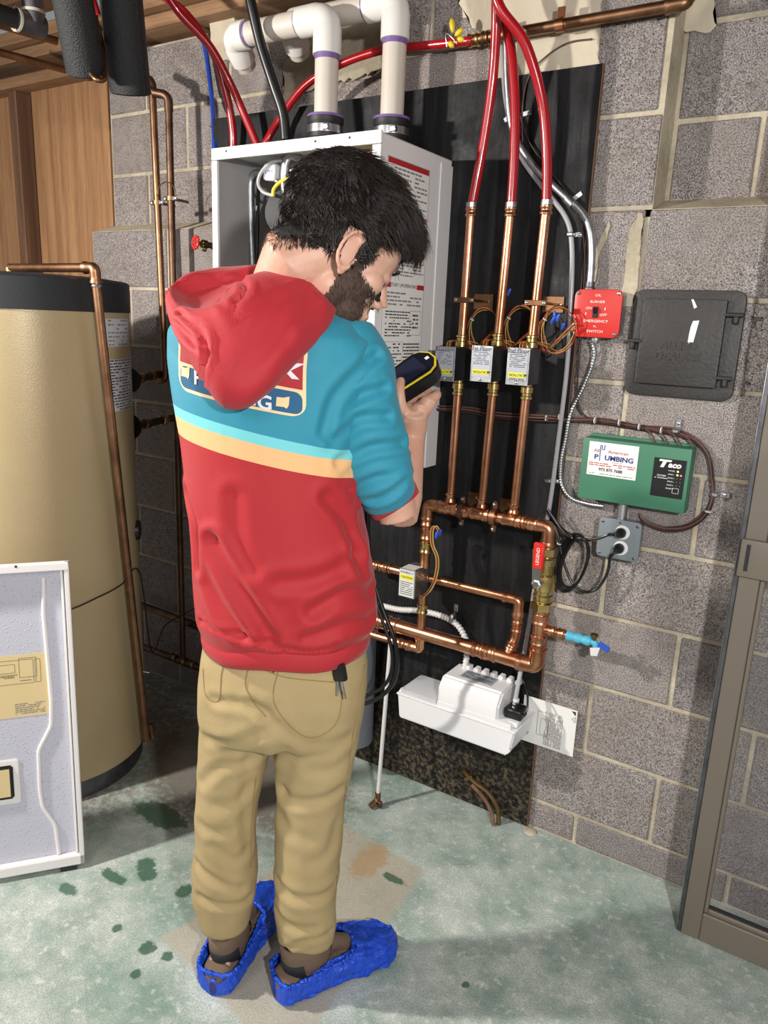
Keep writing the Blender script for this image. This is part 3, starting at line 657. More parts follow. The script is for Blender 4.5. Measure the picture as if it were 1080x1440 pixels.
tag(obj('cable', sweep(cat([A(720, 110, -.02), A(740, 190, -.02), A(770, 235, -.02), A(800, 275, -.02), A(815, 310, -.02), A(822, 360, -.02), A(818, 460, -.018), A(812, 560, -.018), A(830, 590, -.012), A(862, 595, -.012)], 6), .0025, 6), 'dark_wire', None, True), 'thin dark cable beside the metal conduit on the black board', 'cable')
tag(obj('cable', sweep(cat([A(833, 55, -.012), A(800, 60, -.012), A(770, 78, -.012), A(745, 105, -.014), A(735, 150, -.016), A(735, 200, -.018)], 6), .002, 6), 'wire_brown', None, True), 'thin brown wire crossing the plaster patch above the board', 'cable')
# ============================================================ WALL BOXES
def ring_poly(c, xd, zd, w, h, r, n=4):
    out = []
    for sx, sz, a0 in ((1, 1, 0), (-1, 1, PI/2), (-1, -1, PI), (1, -1, 1.5*PI)):
        for k in range(n+1):
            a = a0+PI/2*k/n; out.append(Vector(c)+Vector(xd)*(sx*(w/2-r)+math.cos(a)*r)+Vector(zd)*(sz*(h/2-r)+math.sin(a)*r))
    return out
def rbox(c, w, h, d, r, y1, bev=.0015):
    """rounded rectangle slab: front face at y1-d"""
    bm = prism(ring_poly((c[0], y1, c[1]), EX, EZ, w, h, r), (0, -d, 0))
    if bev:
        es = [e for e in bm.edges if all(abs(v.co.y-(y1-d)) < 1e-6 for v in e.verts)]
        bmesh.ops.bevel(bm, geom=es, offset=bev, segments=2, affect='EDGES', profile=.6)
    return bm
# red emergency switch
yb = -.046
c = (A(813, 410, yb)+A(872, 410, yb)+A(865, 473, yb)+A(808, 470, yb))/4
sw = thing('switch_box', 'square red metal switch box with white lettering', 'switch', (c.x, 0, c.z-.06))
W_, H_ = .116, .112
obj('back_box', rbox((c.x, c.z), W_*.96, H_*.96, .042, .012, -.001, 0), 'galvanized', sw, False)
obj('cover', rbox((c.x, c.z), W_, H_, .006, .016, -.0405, .002), 'red_paint', sw)
F = Vector((c.x, -.0472, c.z))
for s, dx, dz, sz in (('OIL', 0, .042, .0075), ('BURNER', 0, .027, .0078), ('ON', -.020, .012, .0078), ('OFF', .017, -.003, .0078), ('EMERGENCY', 0, -.018, .0085), ('EL.', 0, -.030, .006), ('SWITCH', 0, -.042, .0085)):
    text(s, sz, F+Vector((dx, 0, dz)), EX, EZ, 'letter_white', sw, sx=1.25, thick=.0006)
for dx, s in ((-.026, 1), (.020, -1)):
    obj('arrow', prism([F+Vector((dx-.001, -.0006, -.004 if s > 0 else .008)), F+Vector((dx+.001, -.0006, -.004 if s > 0 else .008)), F+Vector((dx+.001, -.0006, .002 if s > 0 else .014)), F+Vector((dx-.001, -.0006, .002 if s > 0 else .014))], -EY*.0002), 'letter_white', sw, False)
obj('toggle_slot', add_box(B(), F+Vector((-.003, -.0008, .003)), (.013, .002, .026), .0006), 'black_plastic', sw, False)
obj('toggle', add_box(B(), F+Vector((-.003, -.006, .007)), (.007, .012, .010), .001, Matrix.Rotation(-.5, 3, 'X')), 'black_plastic', sw, False)
for sx in (-1, 1):
    for sz in (-1, 1): screw(F+Vector((sx*W_*.42, 0, sz*H_*.42)), -EY, sw, .0045, 'steel' if (sx+sz) else 'tin_dark')
obj('connector', lathe(Vector((c.x-.004, -.022, c.z-H_/2-.014)), EZ, [(0, .010), (.006, .012), (.014, .012)], 12), 'galvanized', sw)
obj('conduit_hub', lathe(Vector((A(829, 408, -.026).x, -.026, c.z+H_/2-.004)), EZ, [(0, .014), (.008, .014), (.010, .0115), (.022, .0115)], 14), 'tin_dark', sw)
# soot door
yb = -.02
cs = [A(893, 406, yb), A(1049, 409, yb), A(1030, 566, yb), A(874, 553, yb)]
cx = sum(p.x for p in cs)/4; cz = sum(p.z for p in cs)/4; w = (cs[1].x-cs[0].x+cs[2].x-cs[3].x)/2; h = (cs[0].z-cs[3].z+cs[1].z-cs[2].z)/2
sd = thing('soot_door', 'black cast iron clean-out door in the block wall, streaked with white paint', 'door', (cx, 0, cz-h/2))
obj('frame_plate', rbox((cx, cz), w, h, .016, .022, -.001, .004), 'cast_iron', sd)
dw, dh = w*.74, h*.80; dx0 = cx-.010
obj('door_leaf', rbox((dx0+.006, cz+.004), dw, dh, .014, .004, -.017, .003), 'cast_iron', sd)
yf = -.0315
text('ALLIED', .026, (dx0+.006, yf, cz-.004), EX, EZ, 'cast_iron', sd, 'raised_letters', bold=.0006, thick=.0015)
text('DEALERS', .026, (dx0+.006, yf, cz-.028), EX, EZ, 'cast_iron', sd, 'raised_letters', bold=.0006, thick=.0015)
patch('paint_drip', [(972, 421), (976, 421), (980, 432), (976, 434)], yf, .0006, 'letter_white', 2, sd, .001)
patch('paint_drip', [(984, 450), (980, 462), (974, 482), (966, 483), (970, 468), (974, 452)], yf, .0006, 'letter_white', 4, sd, .003)
for px, py, L in ((1032, 443, .040), (1016, 532, .040), (893, 479, .034)):
    p = A(px, py, -.028); obj('hinge' if px > 900 else 'latch', sweep([p-EX*L/2, p-EX*L*.3, p+EX*L/2], [.0035, .005, .005], 10), 'cast_iron', sd); obj('lug', add_box(B(), p+Vector((.006 if px > 900 else -.006, .004, -.010)), (.012, .014, .02), .003), 'cast_iron', sd)
# green zone controller
yb = -.058
cs = [A(822, 614, yb), A(974, 633, yb), A(961, 723, yb), A(811, 699, yb)]
x0 = (cs[0].x+cs[3].x)/2; x1 = (cs[1].x+cs[2].x)/2; z1 = (cs[0].z+cs[1].z)/2; z0 = (cs[2].z+cs[3].z)/2; w = x1-x0; h = z1-z0
g = thing('zone_controller', 'green metal zone control box with white plumber sticker and lit indicator panel', 'control box', ((x0+x1)/2, 0, z0))
obj('cover', box(x0, x1, yb, -.008, z0, z1, .003, seg=2), 'green_paint', g)
obj('back_plate', box(x0+.004, x1-.004, -.010, -.001, z0-.006, z1+.006, .001), 'green_paint', g, False)
obj('hanging_lug', lathe(Vector((x0+.05, -.004, z1+.004)), -EY, [(0, .006), (.003, .006)], 10), 'tin_dark', g, False)
Fy = yb-.0006
sc_ = Vector((x0+w*.30, Fy, z0+h*.68)); sw_, sh_ = w*.47, h*.54
quadplate(sc_, EX, EZ, sw_, sh_, 'paper', g, 'sticker')
text('All', .0115, sc_+Vector((-sw_*.335, 0, sh_*.24)), EX, EZ, 'ink_red', g, thick=.0014, sx=1.1); text('American', .0115, sc_+Vector((sw_*.10, 0, sh_*.24)), EX, EZ, 'ink_red', g, thick=.0014, sx=1.1)
text('P', .0165, sc_+Vector((-sw_*.335, 0, sh_*.05)), EX, EZ, 'ink_blue', g, bold=.0005, thick=.0014, sx=1.2); text('UMBING', .0165, sc_+Vector((sw_*.13, 0, sh_*.05)), EX, EZ, 'ink_blue', g, bold=.0005, thick=.0014, sx=1.12)
lx = sc_.x-sw_*.262
obj('pipe_logo', sweep(fillet([Vector((lx, Fy-.0014, sc_.z-.004)), Vector((lx, Fy-.0014, sc_.z+.034)), Vector((lx+.004, Fy-.0014, sc_.z+.034)), Vector((lx+.004, Fy-.0014, sc_.z+.024)), Vector((lx+.010, Fy-.0014, sc_.z+.024)), Vector((lx+.010, Fy-.0014, sc_.z+.036))], .002, 3), .0009, 6), 'pex_blue', g)
text('Services LLC', .005, sc_+Vector((.012, 0, -sh_*.06)), EX, EZ, 'ink_soft', g, thick=.0012)
print_rows(sc_-EZ*sh_*.16, EX, EZ, sw_*.94, sh_*.12, 2, 3, 'ink_red', g, thick=.0012)
text('973 875 7688', .0105, sc_+Vector((-.002, 0, -sh_*.31)), EX, EZ, 'ink', g, thick=.0012, bold=.0003)
print_rows(sc_-EZ*sh_*.44, EX, EZ, sw_*.9, sh_*.05, 1, 4, 'ink_soft', g, thick=.0012)
pc = Vector((x0+w*.825, Fy, z0+h*.52)); pw, ph = w*.285, h*.60
quadplate(pc, EX, EZ, pw, ph, 'black_plastic', g, 'indicator_panel')
text('T', .024, pc+Vector((-.017, 0, ph*.36)), EX, EZ, 'letter_white', g, bold=.0012, thick=.0014, sx=1.7, shear=.25)
text('aco', .0185, pc+Vector((.011, 0, ph*.35)), EX, EZ, 'letter_white', g, bold=.0007, thick=.0014, shear=.2, sx=1.1)
text('ZVC404', .006, pc+Vector((-.016, 0, ph*.05)), EX, EZ, 'letter_white', g, thick=.0014, shear=.15)
print_rows(pc+Vector((-.016, 0, -ph*.01)), EX, EZ, .03, .003, 1, 4, 'letter_white', g, thick=.0014)
for k, s in enumerate(('POWER', 'ZONE 1', 'ZONE 2', 'ZONE 3', 'ZONE 4', 'PRIORITY')):
    text(s, .0042, pc+Vector((.006, 0, ph*.20-k*.0085)), EX, EZ, 'letter_white', g, thick=.0014)
for dx, k, m_ in ((.020, 0, 'led_yellow'), (.020, 1, 'led_green'), (.028, 1, 'led_red')):
    obj('indicator_lamp', lathe(pc+Vector((dx, -.0008, ph*.20-k*.0085)), -EY, [(0, .0022), (.0012, .0018)], 8), m_, g)
for k in range(2, 5):
    for dx in (.020, .028): obj('indicator_hole', lathe(pc+Vector((dx, -.0008, ph*.20-k*.0085)), -EY, [(0, .0012), (.0004, .0012)], 6), 'ink_soft', g)
outline(pc+Vector((.020, -.0008, -ph*.30)), EX, EZ, .014, .012, .0006, 'letter_white', g)
# grey duplex receptacle
yb = -.048
cs = [A(845, 727, yb), A(902, 734, yb), A(893, 790, yb), A(840, 784, yb)]
c = sum(cs, Vector())/4
ob = thing('outlet_box', 'small grey metal outlet box with two plugs, below the green control box', 'outlet', (c.x, 0, c.z-.05))
obj('box_body', rbox((c.x, c.z), .094, .092, .04, .010, -.001, 0), 'galvanized', ob, False)
obj('cover', rbox((c.x, c.z), .106, .102, .009, .012, -.0395, .003), 'grey_cast', ob)
for dz in (.020, -.020):
    obj('socket_face', lathe(Vector((c.x+.008, -.0484, c.z+dz)), -EY, [(0, .0185), (.0018, .018), (.002, .013), (.0012, .013)], 20), 'white_plastic', ob)
for sx, sz in ((-1, 1), (1, 1), (-1, -1), (1, -1)): screw(Vector((c.x+sx*.043, -.0482, c.z+sz*.041)), -EY, ob, .004, 'tin_dark')
screw(Vector((c.x, -.0482, c.z+.044)), -EY, ob, .003)
obj('nipple', sweep([Vector((c.x-.004, -.028, c.z+.044)), Vector((c.x-.004, -.028, z0+.002))], .013, 12), 'galvanized', ob)
OC = c.copy()
for k, (dz, path) in enumerate(((.020, [(858, 751), (835, 758), (805, 757), (790, 745), (778, 728), (770, 716)]), (-.020, [(858, 782), (853, 808), (838, 829), (818, 831), (802, 815), (790, 780), (785, 755), (780, 740)]))):
    pl = thing('power_plug', 'black plug and cord in the '+('upper' if k == 0 else 'lower')+' socket of the grey outlet box', 'plug', (OC.x, -.06, OC.z+dz), 'plugs in the outlet')
    q = Vector((OC.x+.006, -.051, OC.z+dz))
    obj('plug_body', lathe(q, -EY, [(0, .0125), (.008, .0135), (.014, .012), (.024, .009), (.03, .005)], 12), 'black_plastic', pl)
    obj('cord', sweep(cat([q-EY*.022+EX*.0, q+Vector((-.012, -.026, -.002 if k == 0 else -.018))]+[A(x, y, -.05) for x, y in path], 7), .0038, 8), 'cable_black', pl)
cb = thing('cord_bundle', 'black power cord looped and tied between the manifold and grey outlet box', 'cord', A(803, 830, -.035))
for k in range(4):
    cc = A(802+k*2, 792, -.045-.005*k); R1, R2 = .040-.003*k, .082-.004*k; pts = []
    for j in range(20): a = 2*PI*j/20+k*.4; pts.append(cc+Vector((math.cos(a)*R1+math.sin(a)*.012, .004*math.sin(3*a), math.sin(a)*R2)))
    obj('cord_loop', sweep(cat(pts, 3, True), .0036, 8, closed=True), 'cable_black', cb)
obj('cord_tail', sweep(cat([A(770, 718, -.03), A(785, 738, -.04), A(798, 750, -.05), A(815, 760, -.05)], 6), .0042, 8), 'cable_black', cb)
for px, py in ((790, 798), (815, 822), (806, 757), (786, 765)): obj('cable_tie', lathe(A(px, py, -.05), Vector((.3, 0, 1)), [(0, .0062), (.0025, .0062)], 10), 'zip_tie', cb)
# thermostat cable bundle round the green box
th = thing('cable_bundle', 'bundle of thin brown and dark cables looping around the green box', 'cable', A(990, 680, -.01))
base_ = [(612, 574), (660, 577), (700, 584), (760, 588), (800, 590), (845, 592), (900, 601), (945, 606), (975, 618), (995, 640), (1002, 670), (1002, 700), (990, 725), (965, 741), (935, 744), (910, 735), (900, 724)]
for k in range(5):
    r5 = random.Random(k); b2 = base_ if k % 2 == 0 else base_[4:15]
    pts = [A(x+r5.uniform(-2, 2), y+(k-2)*1.7+r5.uniform(-1, 1), -.022-.003*(k % 3) if x < 800 else -.008-.003*(k % 3)) for x, y in b2]
    obj('cable', sweep(cat(pts, 4), .0026, 6), ('wire_brown', 'dark_wire')[k % 2 if k < 3 else 1], th)
for k in range(4):
    obj('cable', sweep(cat([A(895+k*18, 600+k*3, -.012), A(912+k*18, 606+k*3, -.014), A(922+k*18, 622+k*2, -.03)], 4), .0022, 6), 'wire_brown', th)
for px, py in ((786, 586), (768, 588), (836, 591), (870, 594), (898, 600), (929, 605), (996, 720)): obj('cable_tie', lathe(A(px, py, -.02), EX if px < 980 else EZ, [(0, .0085), (.0025, .0085)], 10), 'zip_tie', th)
for px, py, l_ in ((951, 606, 'above the green control box'), (1006, 695, 'right of the green control box')):
    p = A(px, py, -.01); s = thing('cable_strap', 'small galvanized strap screwed to the block '+l_, 'strap', (p.x, 0, p.z), 'cable straps')
    obj('band', add_box(B(), p+Vector((0, -.004, 0)), (.018, .016, .013), .004), 'galvanized', s); q = Vector((.002, .006, .018)) if px < 1000 else Vector((.02, .006, 0))
    obj('tab', add_box(B(), p+q, (.013, .003, .022) if px < 1000 else (.022, .003, .013), .001), 'galvanized', s, False); screw(p+q-EY*.002, -EY, s)
def bx(name, path, r, mat, label, cat_='flexible conduit', pitch=.0072, n=30):
    pts = cat(path, n); L = [0]
    for a, b in zip(pts, pts[1:]): L.append(L[-1]+(b-a).length)
    N = int(L[-1]/(pitch/4)); out = []; j = 0
    for i in range(N):
        s = L[-1]*i/N
        while L[j+1] < s: j += 1
        out.append(pts[j].lerp(pts[j+1], (s-L[j])/(L[j+1]-L[j]+1e-9)))
    return tag(obj(name, sweep(out, [r*(.76, 1, 1, .76)[i % 4] for i in range(N)], 10), mat, None, True), label, cat_)
bx('armored_cable', [A(831, 478, -.022), A(836, 500, -.018), A(822, 540, -.015), A(803, 580, -.015), A(796, 615, -.015), A(789, 650, -.016), A(790, 680, -.018), A(803, 700, -.02), A(825, 708, -.02), A(850, 712, -.02)], .0062, 'galvanized', 'ribbed silver armored cable curving from the red switch to the green box', 'cable')
bx('flexible_conduit', [A(500, 845, -.03), A(530, 850, -.03), A(560, 857, -.03), A(590, 859, -.03), A(620, 866, -.03), A(642, 878, -.032), A(655, 900, -.036), A(656, 925, -.042), A(652, 945, -.055)], .0098, 'white_sheath', 'white ribbed flexible conduit behind the copper header', pitch=.0098)
p = A(637, 868, -.03); s = thing('conduit_strap', 'small steel strap over the white ribbed conduit', 'strap', (p.x, YB, p.z))
obj('band', add_box(B(), p-EY*.002, (.014, .026, .028), .004), 'galvanized', s); obj('tab', add_box(B(), Vector((p.x, YB-.002, p.z+.024)), (.013, .003, .024), .001), 'galvanized', s, False); screw(Vector((p.x, YB-.004, p.z+.028)), -EY, s)
# ============================================================ CONDENSATE PUMP
pm = thing('condensate_pump', 'white plastic condensate pump fixed to the black board below the copper header', 'pump', (-.54, -.09, .298))
fy = -.155
X0, X1 = A(558, 1008, fy).x, A(714, 1065, fy).x; zb = (A(558, 1008, fy).z+A(714, 1065, fy).z)/2; zt = A(557, 975, fy).z
zt = zb+.078
bm = B()
secs = [(X0+.006, zb, X1-.006, .004), (X0, zt-.004, X1, 0), (X0-.003, zt, X1+.006, -.003)]
poly = [Vector((X0+.006, 0, zb)), Vector((X1-.004, 0, zb)), Vector((X1, 0, zb+.02)), Vector((X1+.006, 0, zb+.024)), Vector((X1+.014, 0, zt)), Vector((X0-.003, 0, zt))]
bm = prism([Vector((p.x, fy, p.z)) for p in poly], (0, -fy-.016, 0)); bmesh.ops.bevel(bm, geom=bm.edges[:], offset=.005, segments=2, affect='EDGES')
obj('reservoir', bm, 'white_plastic', pm)
obj('reservoir_rim', box(X0-.004, X1+.016, fy-.003, -.016, zt-.004, zt+.003, .002), 'white_plastic', pm)
xh0 = A(613, 996, fy).x; xh1 = X1-.006
obj('tank_lid', box(X0+.004, xh0-.004, fy+.006, -.03, zt+.002, zt+.014, .005, seg=2), 'clear_lid', pm)
obj('inlet_cap', lathe(Vector((X0+.004, fy+.02, zt-.004)), -EX+EZ*.2, [(0, .014), (.006, .014), (.008, .011)], 14), 'white_plastic', pm)
hz = zt+.088
bm = prism([Vector((xh0, fy+.004, zt+.002)), Vector((xh0, fy+.004, zt+.058)), Vector((xh0, fy+.028, hz)), Vector((xh0, -.028, hz)), Vector((xh0, -.022, zt+.002))], (xh1-xh0-.035, 0, 0))
bmesh.ops.bevel(bm, geom=bm.edges[:], offset=.006, segments=2, affect='EDGES'); obj('motor_housing', bm, 'white_plastic', pm)
obj('housing_foot', box(xh0, xh1+.006, fy+.002, -.022, zt+.002, zt+.018, .004, seg=2), 'white_plastic', pm)
for k in range(7): obj('vent_rib', box(xh0+.035+k*.026, xh0+.050+k*.026, -.055, -.03, hz-.003, hz+.010, .002), 'white_plastic', pm, False)
n_ = Vector((0, -(hz-zt-.058), .024)).normalized(); lc = Vector(((xh0+xh1)/2-.03, fy+.018, zt+.077)); ud = EX.cross(n_)*-1; ud = n_.cross(EX)
lc = Vector(((xh0+xh1)/2-.028, (fy+.004+fy+.028)/2, (zt+.058+hz)/2))
top_c = Vector(((xh0+xh1)/2-.018, -.082, hz))
quadplate(top_c, EX, EY, .10, .052, 'silver_label', pm, 'rating_label'); print_rows(top_c+EZ*.0006, EX, EY, .09, .042, 6, 3, 'ink', pm, thick=.0012)
obj('outlet_block', add_box(B(), Vector((xh1-.004, fy+.055, zt+.032)), (.05, .05, .030), .004), 'black_plastic', pm)
obj('check_valve', lathe(Vector((xh1-.006, fy+.055, zt+.045)), EZ, [(0, .012), (.01, .012), (.011, .009), (.022, .008)], 12), 'black_plastic', pm)
obj('barb', lathe(Vector((xh1-.006, fy+.055, zt+.05)), EZ, [(0, .0085), (.02, .0085)], 10), 'white_plastic', pm)
obj('float_switch', add_box(B(), Vector((xh1+.005, fy+.03, zt+.012)), (.03, .03, .016), .003), 'white_plastic', pm)
obj('power_cord', sweep(cat([A(717, 930, -.03), A(738, 960, -.06), A(742, 985, -.09), A(738, 1004, -.11), A(722, 1004, fy+.05)], 6), .0032, 8), 'cable_black', pm)
yc = -.018
x0, x1 = A(737, 1035, yc).x, A(809, 1030, yc).x; z1 = A(811, 1000, yc).z; z0 = A(803, 1064, yc).z
xa = X1-.02
cd_ = thing('instruction_card', 'white printed instruction card sticking out to the right behind the pump', 'card', ((xa+x1)/2, yc, z0))
cm_ = Vector(((xa+x1)/2, yc, (z0+z1)/2)); w, h = x1-xa, z1-z0
obj('card', box(xa, x1, yc, yc+.002, z0, z1), 'paper', cd_, False)
F = Vector((x1-.075, yc-.0004, cm_.z))
print_rows(F+Vector((.012, 0, -.01)), EZ, -EX, h*.74, .052, 14, 5, 'ink_soft', cd_)
outline(Vector((xa+w*.40, yc-.0004, cm_.z)), EX, EZ, .034, h*.52, .0012, 'ink_soft', cd_, 'pump_drawing')
outline(Vector((xa+w*.40+.004, yc-.0004, cm_.z-.008)), EX, EZ, .022, h*.34, .001, 'ink_soft', cd_, 'pump_drawing')
obj('printed_corner', prism([Vector((x1-.016, yc-.0006, z1-.004)), Vector((x1-.004, yc-.0006, z1-.004)), Vector((x1-.004, yc-.0006, z1-.016))], (0, -.0003, 0)), 'ink', cd_, False)
tri = [Vector((x1-.014, yc-.0008, z1-.028)), Vector((x1-.004, yc-.0008, z1-.020)), Vector((x1-.004, yc-.0008, z1-.036))]
obj('warning_triangle', sweep(tri, .0007, 4, closed=True), 'ink', cd_, False)
# cut off pipe stubs near the floor
st = thing('pipe_stub', 'rusty bent old pipe stub coming out of the floor at the board', 'pipe', A(697, 1150, -.03))
obj('outer_pipe', sweep(cat([A(652, 1084, -.016), A(668, 1100, -.022), A(687, 1115, -.03), A(700, 1138, -.04), A(701, 1160, -.045)], 5), .007, 8), 'bronze_old', st)
obj('inner_pipe', sweep(cat([A(664, 1104, -.02), A(680, 1122, -.035), A(690, 1140, -.05), A(694, 1160, -.06)], 5), .006, 8), 'stud_wood', st)
obj('collar', lathe(A(655, 1096, -.02), A(672, 1088, -.02)-A(655, 1096, -.02), [(0, .008), (.03, .006)], 8), 'bronze_old', st)
pr_ = obj('crumbled_mortar', lathe(Vector((-.325, -.02, 0)), EZ, [(0, .02), (.004, .016), (.007, .006)], 9), 'mortar', None, False); tag(pr_, 'small crumb of broken mortar on the floor at the board corner', 'rubble')
# support strut
sb = A(531, 1128, -.17); sb = atz(531, 1126, .018)
sp_ = thing('support_strut', 'thin light grey upright pipe with a copper foot standing on the concrete', 'pipe', (sb.x, sb.y, 0))
tpz = A(549, 905, -.12); d = Vector((tpz.x, -.12, tpz.z))
obj('strut', sweep([Vector((sb.x, sb.y, .02)), d], .0062, 12), 'white_sheath', sp_)
obj('copper_foot', sweep(cat([Vector((sb.x, sb.y, .045)), Vector((sb.x, sb.y-.002, .022)), Vector((sb.x-.008, sb.y-.028, .010))], 4), [.009]*9, 10), 'copper_aged', sp_)
obj('foot_flange', add_box(B(), Vector((sb.x+.012, sb.y-.006, .014)), (.014, .012, .022), .003), 'copper_dull', sp_)
# grey drum behind the legs
gr_ = .066; gq = A(521, 1000, -.09); gb = Vector((gq.x-gr_, -.09, A(505, 1056, -.13).z)); 
tag(obj('grey_container', lathe(gb, EZ, [(0, .058), (.006, gr_), (.36, gr_), (.365, gr_+.004), (.385, gr_+.004), (.39, gr_-.01)], 28), 'grey_plastic', None), 'grey plastic cylinder on the black board, mostly hidden behind the right trouser leg', 'container')
# thick black cords hanging beside the person
for k, (pth, l_) in enumerate((([(517, 700), (520, 790), (536, 850), (556, 905), (557, 948), (541, 975), (512, 990), (480, 995)], 'outer'), ([(512, 710), (516, 800), (534, 862), (550, 910), (550, 945), (536, 968), (508, 980), (480, 985)], 'inner'))):
    tag(obj('hanging_cord', sweep(cat([A(x, y, -.30-.008*k) for x, y in [(516, 664)]+pth], 6), .0062 if k == 0 else .005, 10), 'cable_black', None, True), l_+' one of two thick black cords hanging in a curve behind the person', 'cord', 'hanging black cords')
# ============================================================ STORM DOOR
dt_ = thing('storm_door', 'tan metal framed glass storm door standing upright against the wall at right', 'door', (.55, -.15, 0))
X0, X1, Y0, Y1, HT = .118, .96, -.162, -.130, 2.04
sw_ = .060; x_in = X0+.012
def stile(x0, x1, z0, z1, nm='stile'): return obj(nm, box(x0, x1, Y0, Y1, z0, z1, .002), 'dark_bronze_frame', dt_, False)
stile(X0+.010, X0+.052, 0.0, HT); stile(X1-.052, X1, 0.0, HT)
obj('edge_strip', box(X0, X0+.0095, Y0+.004, Y1+.006, 0.0, HT, .001), 'tin_dark', dt_, False)
obj('edge_bead', lathe(Vector((X0+.001, Y0+.008, .0)), EZ, [(0, .003), (HT, .003)], 8), 'galvanized', dt_)
stile(X0+.0525, X1-.0525, 0.0, .078, 'bottom_rail'); stile(X0+.0525, X1-.0525, HT-.08, HT, 'top_rail')
def lip(x0, x1, z0, z1): return obj('glass_bead', box(x0, x1, Y0+.006, Y1-.004, z0, z1, .002), 'dark_bronze_frame', dt_, False)
lip(X0+.0525, X0+.062, .0785, HT-.08); lip(X1-.062, X1-.0525, .0785, HT-.08); lip(X0+.062, X1-.062, .0785, .09); lip(X0+.062, X1-.062, HT-.09, HT-.08)
obj('gasket', box(X0+.063, X1-.063, Y0+.012, Y0+.016, .0905, .098), 'gasket', dt_, False)
obj('glass_pane', box(X0+.063, X1-.063, Y0+.017, Y0+.021, .0905, HT-.0905), 'glass', dt_, False)
p0, p1 = A(1052, 757, Y0), A(1060, 812, Y0); zz0, zz1 = p1.z, p0.z
pl_ = obj('lock_plate', box(X0+.006, X0+.115, Y0-.014, Y0+.004, zz0, zz1, .003, seg=2), 'dark_bronze_frame', dt_)
obj('slot', box(X0+.018, X0+.026, Y0-.0148, Y0-.013, zz0+.014, zz1-.010), 'gasket', pl_, False)
# ============================================================ BOILER
bx0, bx1, by0, bz0, bz1 = -1.243, -.720, -.355, 1.042, 1.853
bo = thing('wall_boiler', 'white wall-hung boiler with its front cover removed, showing black and silver parts', 'boiler', ((bx0+bx1)/2, -.19, bz0))
T = .006
obj('back_panel', box(bx0+T, bx1-T, -.022, -.014, bz0+T, bz1-T), 'white_inner', bo, False)
obj('side_panel', box(bx0, bx0+T, by0, -.014, bz0, bz1, .002), 'white_inner', bo, False)
obj('side_panel', box(bx1-T, bx1, by0, -.014, bz0, bz1, .002), 'white_enamel', bo, False)
obj('top_panel', box(bx0, bx1, by0, -.014, bz1-T, bz1, .002), 'white_enamel', bo, False)
obj('bottom_panel', box(bx0, bx1, by0, -.014, bz0, bz0+T, .002), 'white_enamel', bo, False)
obj('front_flange', box(bx0-.004, bx1+.004, by0-.005, by0+.004, bz1-.026, bz1+.003, .003, seg=2), 'white_enamel', bo)
obj('front_flange', box(bx0-.004, bx0+.016, by0-.005, by0+.004, bz0, bz1-.027, .003, seg=2), 'white_enamel', bo)
obj('front_flange', box(bx1-.020, bx1+.004, by0-.005, by0+.004, bz0, bz1-.027, .003, seg=2), 'white_enamel', bo)
obj('rear_skirt', box(bx1, bx1+.003, -.075, -.012, bz0-.0, bz1-.015, .001), 'white_enamel', bo, False)
for x_ in (bx0+.05, bx0+.34, bx0+.44): obj('screw_hole', lathe(Vector((x_, by0-.0052, bz1-.008)), -EY, [(0, .003), (.0006, .003)], 8), 'ink', bo, False)
# label on the right side
LX = bx1+.0004; yc0, yc1 = -.325, -.130
lw_ = yc1-yc0; lcy = (yc0+yc1)/2; lz1 = bz1-.045; lz0 = bz1-.64
S = lambda y, z: Vector((LX, y, z))
quadplate(S(lcy, (lz0+lz1)/2), EY, EZ, lw_, lz1-lz0, 'paper', bo, 'warning_label', thick=.0004)
outline(S(lcy, (lz0+lz1)/2)+EX*.0003, EY, EZ, lw_, lz1-lz0, .0012, 'ink_soft', bo, thick=.0008)
zz = lz1
for k, (hgt, rows) in enumerate(((.115, 9), (.085, 6), (.075, 6))):
    quadplate(S(lcy, zz-.007)+EX*.0006, EY, EZ, lw_*.97, .012, 'ink_red', bo, 'red_bar')
    print_rows(S(lcy+(.012 if k == 0 else 0), zz-.016-(hgt-.03)/2), EY, EZ, lw_*(.8 if k == 0 else .93), hgt-.028, rows, k, 'ink_soft', bo, thick=.001, rh=.4)
    zz -= hgt
obj('pictogram', prism([S(yc0+.024, lz1-.045), S(yc0+.044, lz1-.045), S(yc0+.040, lz1-.030), S(yc0+.030, lz1-.036)], EX*.0012), 'ink_red', bo, False)
for a in (yc0+.018, yc1-.018): quadplate(S(a, zz-.008)+EX*.0006, EY, EZ, .034, .012, 'ink_red', bo, 'red_bar')
text('START UP/OPERATING', .012, S(lcy, zz-.008), EY, EZ, 'ink', bo, thick=.0012)
zz -= .02; print_rows(S(lcy, zz-.02), EY, EZ, lw_*.9, .036, 4, 22, 'ink_soft', bo, thick=.001, rh=.4); zz -= .045
print_rows(S(lcy-.02, zz-.035), EY, EZ, lw_*.64, .065, 9, 23, 'ink', bo, thick=.001, rh=.4, fill=.8); outline(S(yc1-.036, zz-.032), EY, EZ, .055, .06, .001, 'ink_soft', bo, thick=.001); print_rows(S(yc1-.036, zz-.028), EY, EZ, .03, .04, 4, 31, 'ink', bo, thick=.001)
zz -= .078; print_rows(S(lcy-.045, zz-.06), EY, EZ, lw_*.46, .115, 14, 24, 'ink', bo, thick=.001, rh=.4, fill=.6); print_rows(S(lcy+.048, zz-.06), EY, EZ, lw_*.42, .115, 14, 25, 'ink', bo, thick=.001, rh=.45)
outline(S(lcy-.045, zz-.06), EY, EZ, lw_*.5, .118, .0008, 'ink_soft', bo, thick=.001)
zz -= .128; print_rows(S(lcy, zz-.022), EY, EZ, lw_*.9, .04, 4, 27, 'ink_soft', bo, thick=.001, rh=.4); zz -= .048
